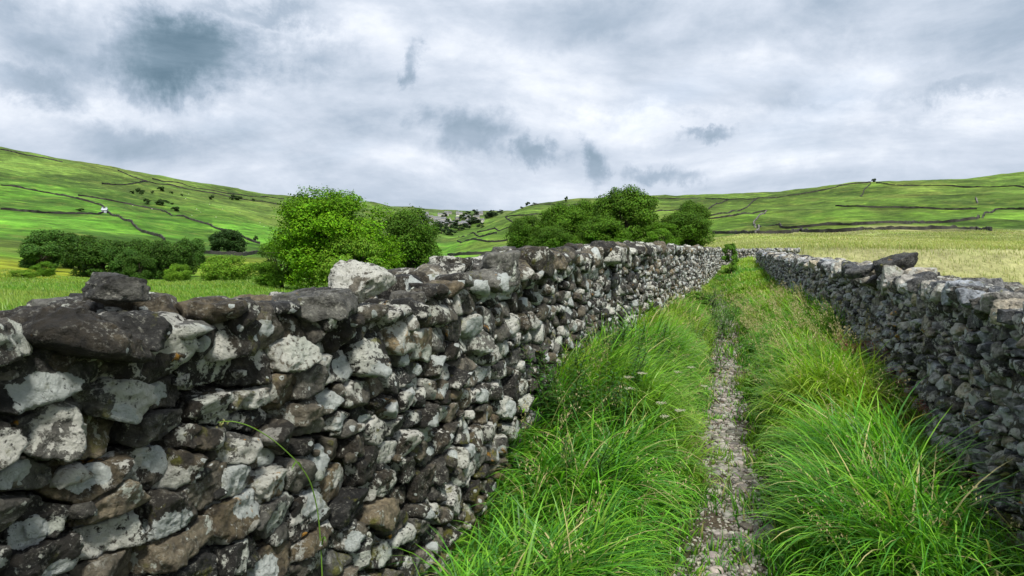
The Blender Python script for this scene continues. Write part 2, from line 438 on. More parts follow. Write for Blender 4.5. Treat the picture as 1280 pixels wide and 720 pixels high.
def build_terrain():
    th = np.concatenate([np.linspace(-180, -46, 60, endpoint=False), np.linspace(-46, 46, 1000, endpoint=False), np.linspace(46, 180, 60, endpoint=False)])
    th = np.radians(th)
    rr = np.concatenate([[0.35], np.exp(np.linspace(math.log(0.8), math.log(6000), 460))])
    TH, R = np.meshgrid(th, rr, indexing='ij')
    X = (R * np.sin(TH)).ravel(); Y = (R * np.cos(TH)).ravel()
    Z = H(X, Y) - 0.10 * lane_w(X, Y)
    C = terrain_col(X, Y)
    V = np.stack([X, Y, Z], 1)
    nt_, nr = TH.shape
    idx = np.arange(nt_ * nr).reshape(nt_, nr)
    nx = np.roll(idx, -1, axis=0)
    Q = np.stack([idx[:, :-1], idx[:, 1:], nx[:, 1:], nx[:, :-1]], -1).reshape(-1, 4)[:, ::-1]
    rc = R[:, :-1].ravel(); kc = np.degrees(np.repeat(th, nr - 1))
    kx = 640 + F * np.tan(np.radians(np.clip(kc, -80, 80)))
    center = np.arange(nt_) * nr
    sel = {
        'meadow_ground': (rc < 170) & (kx < 880),
        'hay_field_ground': (rc < 340) & (kx >= 880),
        'hill_left': (rc >= 170) & (kx < 575),
        'hill_right': (rc >= np.where(kx >= 880, 340, 170)) & (rc < 1650) & (kx >= 575),
        'hill_far': (rc >= 1650) & (kx >= 575),
    }
    for name, m in sel.items():
        q = Q[m]
        used = np.unique(q); remap = np.full(len(V), -1); remap[used] = np.arange(len(used))
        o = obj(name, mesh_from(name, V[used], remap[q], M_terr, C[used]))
        tag(o, kind='structure')
build_terrain()

# ------------------------------------------------------------------ lane
def build_lane():
    ys = np.concatenate([np.arange(-5, 2, 0.12), np.arange(2, 9, 0.035), np.arange(9, 37, 0.10)])
    t = np.linspace(0, 1, 150)
    Yg, Tg = np.meshgrid(ys, t, indexing='ij')
    Xg = XL(Yg) - 0.3 + (XR(Yg) - XL(Yg) + 0.6) * Tg
    X = Xg.ravel(); Y = Yg.ravel()
    Z = lane_h(X, Y) * 1.0
    edge = np.minimum(Tg, 1 - Tg).ravel()
    Z = Z - 0.35 * (1 - sst(0, 0.03, edge)) - 0.5 * sst(34, 37, Y)
    idx = np.arange(len(X)).reshape(Yg.shape)
    Q = np.stack([idx[:-1, :-1], idx[:-1, 1:], idx[1:, 1:], idx[1:, :-1]], -1).reshape(-1, 4)
    d = np.abs(X - XP(Y)) + 0.12 * fbm(X * 4, Y * 4, None, 3, 9)
    w = (1 - sst(0.15, 0.40, d)) * (1 - sst(13, 22, Y))
    C = np.array([0.030, 0.040, 0.010]) * (1 - w[:, None]) + np.array([0.075, 0.060, 0.042]) * w[:, None]
    V = np.stack([X, Y, Z], 1)
    pm = (np.abs(Xg - XP(Yg)) < 0.32)[:-1, :-1].ravel() & (Yg[:-1, :-1].ravel() < 22)
    for name, m in (('footpath', pm), ('lane_ground', ~pm)):
        q = Q[m]; used = np.unique(q); remap = np.full(len(V), -1); remap[used] = np.arange(len(used))
        tag(obj(name, mesh_from(name, V[used], remap[q], M_lane, C[used])), kind='structure')
build_lane()

# ------------------------------------------------------------------ stones
def ico(level):
    import bmesh
    bm = bmesh.new(); bmesh.ops.create_icosphere(bm, subdivisions=level, radius=1)
    V = np.array([v.co[:] for v in bm.verts]); Fa = np.array([[v.index for v in f.verts] for f in bm.faces]); bm.free()
    return V / np.linalg.norm(V, axis=1)[:, None], Fa
ICO = {l: ico(l) for l in (1, 2, 3, 4, 5, 6)}

def hull_stone(level, N, D, p=10.0, seed=0, amp=1.0, off=None, bound=None):
    """rounded convex rock from half-spaces N·x<=D; returns verts around origin"""
    U, Fa = ICO[level]
    if bound is not None:
        N = np.vstack([N, np.eye(3), -np.eye(3)]); D = np.concatenate([D, bound, bound])
    dots = np.maximum(U @ N.T, 0) / D[None, :]
    r = (dots ** p).sum(1) ** (-1 / p)
    P = U * r[:, None]
    o = np.array([seed * 1.37 % 91, seed * 2.11 % 73, seed * 0.73 % 57]) if off is None else off
    q = P + o
    s = 1 / 0.075
    n = 0.0105 * vnoise(q[:, 0] * s, q[:, 1] * s, q[:, 2] * s, 3)
    if level >= 3:
        n = n - 0.0110 * np.abs(vnoise(q[:, 0] * 30, q[:, 1] * 34, q[:, 2] * 38, 4)) + 0.005
    if level >= 4:
        n = n + 0.0034 * vnoise(q[:, 0] * 80, q[:, 1] * 80, q[:, 2] * 90, 5)
        n = n - 0.0065 * sst(0.15, 0.35, vnoise(q[:, 0] * 22, q[:, 1] * 22, q[:, 2] * 50, 7))
    if level >= 5:
        n = n + 0.0016 * vnoise(q[:, 0] * 170, q[:, 1] * 190, q[:, 2] * 190, 6)
    n = n * amp
    return P + U * n[:, None], Fa

def unit(v): v = np.asarray(v, float); return v / np.linalg.norm(v)

def rand_front_planes(rng, df, nch, tilt, chd=(0.78, 1.02)):
    Ns, Ds = [], []
    n0 = unit([rng.normal(0, tilt), rng.normal(0, tilt), 1.0]); Ns.append(n0); Ds.append(df)
    for _ in range(nch):
        a = rng.uniform(0, 2 * math.pi); e = rng.uniform(0.35, 1.0)
        n = unit([math.cos(a), math.sin(a), e]); Ns.append(n); Ds.append(None)
    return Ns, Ds

class WallSpec: pass
def build_wall(name, label, Xf, y0, y1, normal_sign, ztop, mat, seed, cope, sx=0.152, sz=0.094, tilt_ax=0.0, nparts=100, thick=0.52, smin_z=-0.05, csize=1.0, sharp=1.0):
    rng = np.random.default_rng(seed)
    # front line as a dense polyline
    ys = np.linspace(y0, y1, 400); xs = Xf(ys)
    ds = np.hypot(np.diff(xs), np.diff(ys)); S = np.concatenate([[0], np.cumsum(ds)]); L = S[-1]
    fY = lambda s: np.interp(s, S, ys); fX = lambda s: np.interp(s, S, xs)
    def frame(s):
        s = float(np.clip(s, 0, L)); e = 0.15
        a = max(0, s - e); b = min(L, s + e)
        t = np.array([fX(b) - fX(a), fY(b) - fY(a), 0]); t /= np.linalg.norm(t)
        n = np.array([t[1], -t[0], 0]) * normal_sign    # outward, to the lane
        return np.array([fX(s), fY(s), 0]), t, n
    topz = lambda s: float(np.interp(fY(s), ztop[0], ztop[1]))
    root = empty(name, (float(xs[0]), float(ys[0]), 0), label, 'stone wall'); root['kind'] = 'thing'
    RL = np.array(root.location)
    stones = []     # (V, F, rid, score)
    def lod(Y, size):
        px = size * 820 / max(abs(Y), 0.8)
        return 5 if px > 48 else 4 if px > 26 else 3 if px > 10 else 2 if px > 3.5 else 1
    def place(P, c, t, n):
        # local (u along, v up, w outward)
        return c + P[:, :1] * t + P[:, 1:2] * np.array([0, 0, 1.0]) + P[:, 2:3] * n
    def push(V, Fa, c, size, front=True, dull=1.0):
        d = math.hypot(c[0], c[1]); px = 640 + F * c[0] / max(c[1], 0.2)
        vis = front and c[1] > 0.5 and -60 < px < 1340
        rid = rng.uniform(0, 1, 3); rid[0] *= dull; cope_ = dull < 1
        nn_ = np.array([0.94, -0.33, 0]) * normal_sign
        pv = V[int(np.argmax((V - c) @ nn_ / size + rng.normal(0, 0.22, len(V))))]
        R_ = size * (rng.uniform(0.45, 1.0) if rng.uniform() < (0.12 if cope_ else 0.30) else 0.02)
        al = np.clip(1 - np.linalg.norm((V - pv) * [1, 1, 1.25], axis=1) / R_, 0, 1)
        rid = np.concatenate([np.tile(rid, (len(V), 1)), al[:, None]], 1)
        stones.append((V, Fa, rid, (size / max(c[1], 0.3)) if vis else 0, c))
    # ---- face stones : anisotropic Voronoi of jittered courses
    for face in (0, 1):
        sxx, szz = (sx, sz) if face == 0 else (sx * 1.5, sz * 1.5)
        pts = []
        z = smin_z; k = 0
        while z < 1.75:
            hrow = szz * rng.uniform(0.72, 1.30)
            s = rng.uniform(-0.1, 0.1)
            while s < L + 0.1:
                w = sxx * float(np.clip(rng.lognormal(0, 0.38), 0.5, 2.0))
                zz = z + hrow * 0.5 + rng.normal(0, 0.22) * hrow + 0.03 * math.sin(s * 1.3 + k)
                if zz < topz(np.clip(s, 0, L)) - cope: pts.append((s + w * 0.5, zz))
                s += w
            z += hrow; k += 1
        pts = np.array(pts)
        A = np.array([[szz / sxx * 1.12, tilt_ax], [-tilt_ax * 0.3, 1.0]])
        Q = pts @ A.T
        order = np.argsort(Q[:, 0]); pts = pts[order]; Q = Q[order]
        R = szz * 3.2
        for i in range(len(pts)):
            a = np.searchsorted(Q[:, 0], Q[i, 0] - R); b = np.searchsorted(Q[:, 0], Q[i, 0] + R)
            dq = Q[a:b] - Q[i]; d2 = (dq ** 2).sum(1)
            nb = (d2 > 1e-7) & (d2 < R * R)
            dq = dq[nb]; d2 = d2[nb]
            nr = dq @ A; nl = np.linalg.norm(nr, axis=1)
            nn = nr / nl[:, None]; dd = d2 / 2 / nl
            kq = np.argsort(dd)[:11]; nn = nn[kq]; dd = dd[kq] + rng.uniform(-0.010, 0.0, len(kq))
            s, zc = pts[i]
            c0, t, n = frame(s)
            if face == 1: n = -n; t = -t; nn = nn * np.array([-1, 1])
            size = float(np.median(np.sort(dd)[:5]))
            Ns = [unit([x, y, rng.uniform(-0.10, 0.20)]) for x, y in nn]; Ds = list(np.maximum(dd, 0.012))
            # ends: top edge open, bottom open
            Ns += [np.array([0, 1.0, 0]), np.array([0, -1.0, 0]), np.array([1.0, 0, 0]), np.array([-1.0, 0, 0])]; Ds += [szz * 0.95, szz * 0.95, sxx * 1.15, sxx * 1.15]
            df = rng.uniform(0.050, 0.085) * (szz / 0.105)
            fn, fd = rand_front_planes(rng, df, rng.integers(3, 8), 0.26 * (1 + 0.5 * (sharp > 1)))
            for q_, d_ in zip(fn, fd):
                if d_ is None:
                    # distance of support of the rough box in that direction, cut a bit
                    e = abs(q_[2]) * df + abs(q_[0]) * size * 1.35 + abs(q_[1]) * size * 1.1
                    d_ = e * rng.uniform(0.64, 0.98)
                Ns.append(q_); Ds.append(d_)
            Ns.append(np.array([0, 0, -1.0])); Ds.append(0.10)
            Yc = c0[1]
            lv = lod(Yc, size * 2) if face == 0 else (2 if Yc < 10 else 1)
            P, Fa = hull_stone(lv, np.array(Ns), np.array(Ds), p=rng.uniform(22, 70) * sharp, seed=seed * 131 + i, amp=min(1.0, size / 0.045))
            batter = 0.085 * (1 - zc / 1.5)
            base = c0 if face == 0 else c0 - (-n) * 0 + n * (thick)   # back face sits a wall's thickness behind
            c = base + n * (batter - 0.055 + rng.normal(0, 0.018)) + np.array([0, 0, zc])
            push(place(P, c, t, n), Fa, c, size * 2, face == 0)
    # ---- coping and top stones, two or three rows deep
    for row in range(3):
        s = rng.uniform(-0.1, 0.05)
        while s < L + 0.05:
            c0, t, n = frame(s)
            w = csize * float(np.clip(rng.normal(0.20, 0.075), 0.09, 0.36)); h = float(np.clip(rng.normal(0.072, 0.026), 0.032, 0.13)) * csize
            dpt = rng.uniform(0.12, 0.20); nearf = float(1 - sst(2.6, 4.0, np.array(c0[1])))
            h *= 1 - 0.30 * nearf; w *= 1 - 0.10 * nearf
            sm = s + w * 0.5
            tz = topz(np.clip(sm, 0, L))
            zc = tz - 0.075 * csize + rng.normal(0, 0.022) * (1 - 0.45 * nearf) - (0.0 if row == 0 else 0.01)
            lean = rng.normal(0, 0.30) * (1 - 0.6 * nearf)
            Ns, Ds = [], []
            for _ in range(13):
                q_ = unit(rng.normal(0, 1, 3)); e = np.sqrt((q_[0] * w * 0.56) ** 2 + (q_[1] * h * 0.95) ** 2 + (q_[2] * dpt * 0.8) ** 2)
                Ns.append(q_); Ds.append(e * rng.uniform(0.66, 1.0))
            Ns += [np.array([0, 1.0, 0]), np.array([0, -1.0, 0]), np.array([1.0, 0, 0]), np.array([-1.0, 0, 0]), np.array([0, 0, 1.0]), np.array([0, 0, -1.0])]
            Ds += [h * .85, h * .95, w * 0.54, w * 0.54, dpt * .75, dpt * .75]
            lv = lod(c0[1], h * 2.0) if row == 0 else max(2, lod(c0[1], h * 1.6) - (row == 2))
            P, Fa = hull_stone(lv, np.array(Ns), np.array(Ds), p=rng.uniform(16, 46), seed=seed * 77 + int(s * 100) + row * 999)
            cl, sl = math.cos(lean), math.sin(lean)
            P = np.stack([P[:, 0] * cl - P[:, 1] * sl, P[:, 0] * sl + P[:, 1] * cl, P[:, 2]], 1)
            ty = rng.normal(0, 0.35) * (1 - 0.5 * nearf); cy, sy = math.cos(ty), math.sin(ty)
            P = np.stack([P[:, 0] * cy + P[:, 2] * sy, P[:, 1], -P[:, 0] * sy + P[:, 2] * cy], 1)
            depth_off = -(0.05 + row * (thick - 0.10) / 2) + 0.03
            c = c0 + t * (w * 0.5) + n * (depth_off + rng.normal(0, 0.015)) + np.array([0, 0, zc])
            push(place(P, c, t, n), Fa, c, (w + h) * 0.6, row < 2, 0.80)
            s += w * rng.uniform(0.78, 0.95)
    # ---- packing course under the copes
    for row in range(2):
        s = 0.0
        while s < L:
            c0, t, n = frame(s)
            w = rng.uniform(0.10, 0.19)
            tz = topz(s)
            h = rng.uniform(0.045, 0.075)
            Ns, Ds = [], []
            for _ in range(12):
                q_ = unit(rng.normal(0, 1, 3)); e = np.sqrt((q_[0] * w * 0.55) ** 2 + (q_[1] * h) ** 2 + (q_[2] * 0.1) ** 2)
                Ns.append(q_); Ds.append(e * rng.uniform(0.8, 1.0))
            lv = max(1, lod(c0[1], h * 1.6) - row)
            P, Fa = hull_stone(lv, np.array(Ns), np.array(Ds), p=14, seed=seed * 57 + int(s * 100) + row * 321, bound=[w * 0.56, h, 0.11])
            c = c0 + n * (-0.06 - row * 0.2 + rng.normal(0, 0.012)) + np.array([0, 0, tz - cope * 0.95 - h * 0.2 + rng.normal(0, 0.012)])
            push(place(P, c, t, n), Fa, c, w * 0.7, row == 0)
            s += w * 0.8
    # ---- pinning stones wedged in the joints
    npin = int(L * 1.35 * 42)
    for k in range(npin):
        s = rng.uniform(0, L) if k % 3 else rng.uniform(0, min(L, 6)); c0, t, n = frame(s); tz = topz(s)
        zc = rng.uniform(0.0, tz - cope); e = rng.uniform(0.012, 0.030)
        bd = np.array([e * rng.uniform(1.0, 2.0), e * rng.uniform(0.6, 1.0), e * 1.2])
        N_ = rng.normal(0, 1, (10, 3)); N_ /= np.linalg.norm(N_, axis=1)[:, None]; D_ = np.sqrt(((N_ * bd) ** 2).sum(1)) * rng.uniform(0.65, 1, 10)
        P, Fa = hull_stone(min(3, lod(c0[1], e * 2)), N_, D_, p=30, seed=k, amp=0.35, bound=bd)
        c = c0 + n * (0.085 * (1 - zc / 1.5) - 0.022 + rng.normal(0, 0.012)) + np.array([0, 0, zc])
        push(place(P, c, t, n), Fa, c, 0.001, False)
    # ---- end faces: pillars of stones at both ends
    for end, sgn in ((0.0, -1), (L, 1)):
        c0, t, n = frame(end)
        z = 0.0
        while z < topz(end) - cope:
            h = rng.uniform(0.05, 0.08)
            for a in np.arange(0.1, thick, 0.16):
                Ns, Ds = [], []
                for _ in range(12):
                    q_ = unit(rng.normal(0, 1, 3)); e = np.sqrt((q_[0] * 0.10) ** 2 + (q_[1] * h) ** 2 + (q_[2] * 0.1) ** 2)
                    Ns.append(q_); Ds.append(e * rng.uniform(0.8, 1.0))
                P, Fa = hull_stone(2, np.array(Ns), np.array(Ds), p=14, seed=int(z * 1000), bound=[0.10, h, 0.10])
                c = c0 - n * a + t * sgn * -0.03 + np.array([0, 0, z + h])
                push(place(P, c, t, n), Fa, c, 0.08, True)
            z += h * 1.7
    # core body
    sc = np.linspace(0.05, L - 0.05, 300); cv = []
    for s in sc:
        c0, t, n = frame(s); tz = topz(s) - cope * 0.9
        cv += [c0 - n * 0.075 + [0, 0, -0.3], c0 - n * 0.085 + [0, 0, tz], c0 - n * (thick - 0.06) + [0, 0, tz], c0 - n * (thick - 0.06) + [0, 0, -0.3]]
    cv = np.array(cv); b = np.arange(len(sc) - 1)[:, None] * 4
    q = np.concatenate([b + np.array([0, 4, 5, 1]), b + np.array([1, 5, 6, 2]), b + np.array([2, 6, 7, 3])])
    e0 = np.array([[0, 1, 2, 3]]); e1 = e0 + (len(sc) - 1) * 4
    obj('rubble_core', mesh_from('rubble_core', cv, [np.concatenate([q, e0, e1])], M_core, loc=RL), root)
    # hand out parts
    order = sorted(range(len(stones)), key=lambda i: -stones[i][3])
    big = set(order[:nparts]); rest = MB()
    for i, (V, Fa, rid, sc_, c) in enumerate(stones):
        if i in big:
            me = mesh_from('stone', V, Fa, mat, rid, cname='rid', loc=c, smooth=(sharp < 1.5))
            obj('stone', me, root, Vector(c - RL))
        else:
            rest.add(V, Fa, rid)
    o = obj('stonework', rest.mesh('stonework', mat, smooth=(sharp < 1.5), cname='rid', loc=RL), root)
    o['kind'] = 'stuff'
    print(name, 'stones', len(stones), 'verts', rest.n)
    return root

zl = ([-1, 1.0, 1.64, 2.12, 2.5, 2.8, 3.1, 3.35, 4.3, 5.2, 5.5, 5.8], [1.475, 1.465, 1.465, 1.45, 1.385, 1.35, 1.42, 1.45, 1.46, 1.525, 1.515, 1.45])
build_wall('dry_stone_wall', 'tall lichen-spotted dry stone wall closest on the left, its dark stones blotched white', XL, -0.4, 5.75, 1, zl, M_stone_l, 3, 0.12, sx=0.150, sz=0.087, csize=0.88)
zf = ([5.7, 6.2, 6.85, 8.8, 13.7, 31], [1.44, 1.47, 1.535, 1.545, 1.46, 1.22])
build_wall('dry_stone_wall', 'left lane wall continuing beyond the near wall end to the shrub, beside the farther trees',
           lambda Y: XL(Y) - 0.10 * (1 - sst(5.8, 9, np.asarray(Y, float))), 5.8, 30.5, 1, zf, M_stone_l, 4, 0.13, sx=0.165, sz=0.100)
zr = ([1, 3.4, 5.0, 6.5, 9, 15, 30], [1.30, 1.295, 1.30, 1.29, 1.27, 1.22, 1.12])
build_wall('dry_stone_wall', 'grey dry stone wall on the right of the path, edging the golden hay field', XR, 2.0, 29.0, -1, zr, M_stone_r, 5, 0.10, sx=0.150, sz=0.072, tilt_ax=0.40, csize=0.85, sharp=1.9)
# wall that crosses beyond the end of the lane
A_, B_ = at(925, 323, 37.5), at(1010, 323, 40)
EXEC_cross = lambda Y: np.interp(np.asarray(Y, float), [33.5, 39.5], [9.2, 16.5])
build_wall('dry_stone_wall', 'short far wall crossing beyond the end of the lane where the path turns', EXEC_cross, 33.5, 39.5, 1, ([33, 40], [1.16, 1.12]), M_stone_r, 6, 0.12, nparts=0, sx=0.2, sz=0.13, csize=1.1)

# loose boulder on the right wall: two dark slabs
def free_stone(name, loc, dims, seed, mat, level=4, planes=12, rot=0.0, pitch=0.0, rid=None, cut=(0.7, 1.0)):
    rng = np.random.default_rng(seed); Ns, Ds = [], []
    for _ in range(planes):
        q = unit(rng.normal(0, 1, 3)); Ns.append(q); Ds.append(np.sqrt(((q * dims) ** 2).sum()) * rng.uniform(*cut))
    P, Fa = hull_stone(level, np.array(Ns), np.array(Ds), p=48, seed=seed, bound=np.array(dims))
    R = np.array(Matrix.Rotation(rot, 3, 'Z') @ Matrix.Rotation(pitch, 3, 'Y'))
    me = mesh_from(name, P @ R.T, Fa, mat, np.tile(np.append(rid if rid is not None else rng.uniform(0, 1, 3), 0.0), (len(P), 1)), cname='rid')
    return obj(name, me, None, loc)
p = at(1112, 334, 6.35)
o = free_stone('boulder', Vector((p[0] + .02, p[1], 1.325)), np.array([0.19, 0.15, 0.105]), 5, M_stone_r, 5, rot=0.2, pitch=-0.35, rid=np.array([0.05, 0.02, 0.5]))
tag(o, 'large blackish boulder perched on top of the grey right-hand wall', 'boulder')
o = free_stone('boulder', Vector((p[0] - .20, p[1] + 0.15, 1.30)), np.array([0.16, 0.12, 0.045]), 8, M_stone_r, 4, rot=0.1, pitch=-0.25, rid=np.array([0.3, 0.2, 0.4]))
tag(o, 'flat dark slab leaning against the blackish boulder on the right wall top', 'stone slab')

# showpiece stones crowning the left wall (each could be lifted off)
tops = [
 (137, 360, 1.66, (0.062, 0.070, 0.028), (0.2, 0.55, 0.1), 'smooth grey rounded boulder, highest stone on top of the left wall end', 0.1),
 (400, 380, 2.30, (0.150, 0.13, 0.042), (0.02, 0.75, 0.0), 'broad flat slate-grey slab lying on the dip of the left wall', -0.05),
 (447, 352, 2.55, (0.105, 0.10, 0.062), (1.0, 0.8, 0.4), 'large pale lichen-covered wedge stone on the left wall beside the flat grey slab', -0.5),
 (662, 327, 4.45, (0.20, 0.13, 0.085), (0.45, 0.35, 0.8), 'big brownish peaked boulder on the highest point of the left wall', 0.25),
 (762, 318, 7.0, (0.22, 0.14, 0.10), (0.95, 0.6, 0.3), 'whitish lichened boulder on the start of the farther left wall', -0.2),
]
for i, (px, py, Y, dm, rid, lab, pt) in enumerate(tops):
    c = at(px, py, Y)
    o = free_stone('coping_boulder', Vector(c), np.array(dm), 60 + i, M_stone_l, 5 if Y < 4 else 4, rot=math.radians(70), pitch=pt, rid=np.array(rid), cut=(0.8, 1.0))
    tag(o, lab, 'boulder')

# ------------------------------------------------------------------ gravel
def build_gravel():
    mb = MB(); rng = np.random.default_rng(21)
    n = 16000
    Y = 2.4 + (rng.uniform(0, 1, n) ** 1.5) * 19
    d = rng.normal(0, 0.105, n) * (1 + 0.25 * np.sin(Y * 2.1))
    X = XP(Y) + d
    s = np.exp(rng.normal(math.log(0.0078), 0.55, n)); s = np.clip(s * (1 + Y / 40), 0.004, 0.036)
    Z = lane_h(X, Y) + s * 0.15
    keep = (vnoise(X * 5, Y * 5, None, 17) > -0.55 + 0.5 * (s < 0.012) * -1)
    for i in np.nonzero(keep)[0]:
        lv = 3 if s[i] > 0.017 and Y[i] < 6 else 2 if Y[i] < 9 else 1
        U, Fa = ICO[lv]
        k = 9; N = rng.normal(0, 1, (k, 3)); N /= np.linalg.norm(N, axis=1)[:, None]
        dims = np.array([1.25, 0.95, 0.55]) * s[i]
        D = np.sqrt(((N * dims) ** 2).sum(1)) * rng.uniform(0.65, 1, k)
        N = np.vstack([N, np.eye(3), -np.eye(3)]); D = np.concatenate([D, dims, dims])
        r = ((np.maximum(U @ N.T, 0) / D) ** 26).sum(1) ** (-1 / 26)
        P = U * r[:, None]; a = rng.uniform(0, 6.28); ca, sa = math.cos(a), math.sin(a)
        P = np.stack([P[:, 0] * ca - P[:, 1] * sa, P[:, 0] * sa + P[:, 1] * ca, P[:, 2]], 1)
        t = rng.uniform(0.35, 1.35); c = np.array([0.25, 0.235, 0.205]) * t * (1 + rng.normal(0, .04, 3))
        mb.add(P + [X[i], Y[i], Z[i]], Fa, c)
    o = obj('gravel', mb.mesh('gravel', M_gravel)); tag(o, 'pale limestone gravel and chips trodden into the narrow footpath', 'gravel', kind='stuff')
build_gravel()

# ------------------------------------------------------------------ blades
def blades(B, h, az, th0, kap, w, segs, col0, col1, twist=None, nrm_jit=None, rng=RG):
    """B (n,3) roots; arcs: angle from vertical th0 -> th0+kap; returns verts, quads, cols"""
    n = len(B); t = np.linspace(0, 1, segs + 1)
    # fine integration
    ft = np.linspace(0, 1, segs * 4 + 1)
    ang = th0[:, None] + kap[:, None] * ft[None, :] ** 1.3
    dx = np.sin(ang); dz = np.cos(ang)
    cx = np.concatenate([np.zeros((n, 1)), np.cumsum((dx[:, 1:] + dx[:, :-1]) / 2, 1)], 1) / (segs * 4)
    cz = np.concatenate([np.zeros((n, 1)), np.cumsum((dz[:, 1:] + dz[:, :-1]) / 2, 1)], 1) / (segs * 4)
    cx = cx[:, ::4] * h[:, None]; cz = cz[:, ::4] * h[:, None]
    D = np.stack([np.cos(az), np.sin(az), np.zeros(n)], 1)
    sa = az + math.pi / 2 + (rng.normal(0, 0.5, n) if twist is None else twist)
    Sd = np.stack([np.cos(sa), np.sin(sa), np.zeros(n)], 1)
    C = B[:, None, :] + D[:, None, :] * cx[:, :, None] + np.array([0, 0, 1.0]) * cz[:, :, None]
    ww = w[:, None] * np.clip(np.minimum(0.55 + 1.6 * t, 1.0) * (1 - t ** 2.2) ** 0.8, 0.02, 1)[None, :]
    Lf = C - Sd[:, None, :] * ww[:, :, None] * 0.5; Rt = C + Sd[:, None, :] * ww[:, :, None] * 0.5
    V = np.stack([Lf, Rt], 2).reshape(-1, 3)
    b = (np.arange(n) * (segs + 1) * 2)[:, None, None]; k = (np.arange(segs) * 2)[None, :, None]
    Q = (b + k + np.array([0, 1, 3, 2])[None, None, :]).reshape(-1, 4)
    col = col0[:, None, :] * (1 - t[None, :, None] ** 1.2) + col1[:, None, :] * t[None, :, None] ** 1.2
    col = np.repeat(col[:, :, None, :], 2, 2).reshape(-1, 3)
    return V, Q, col, C

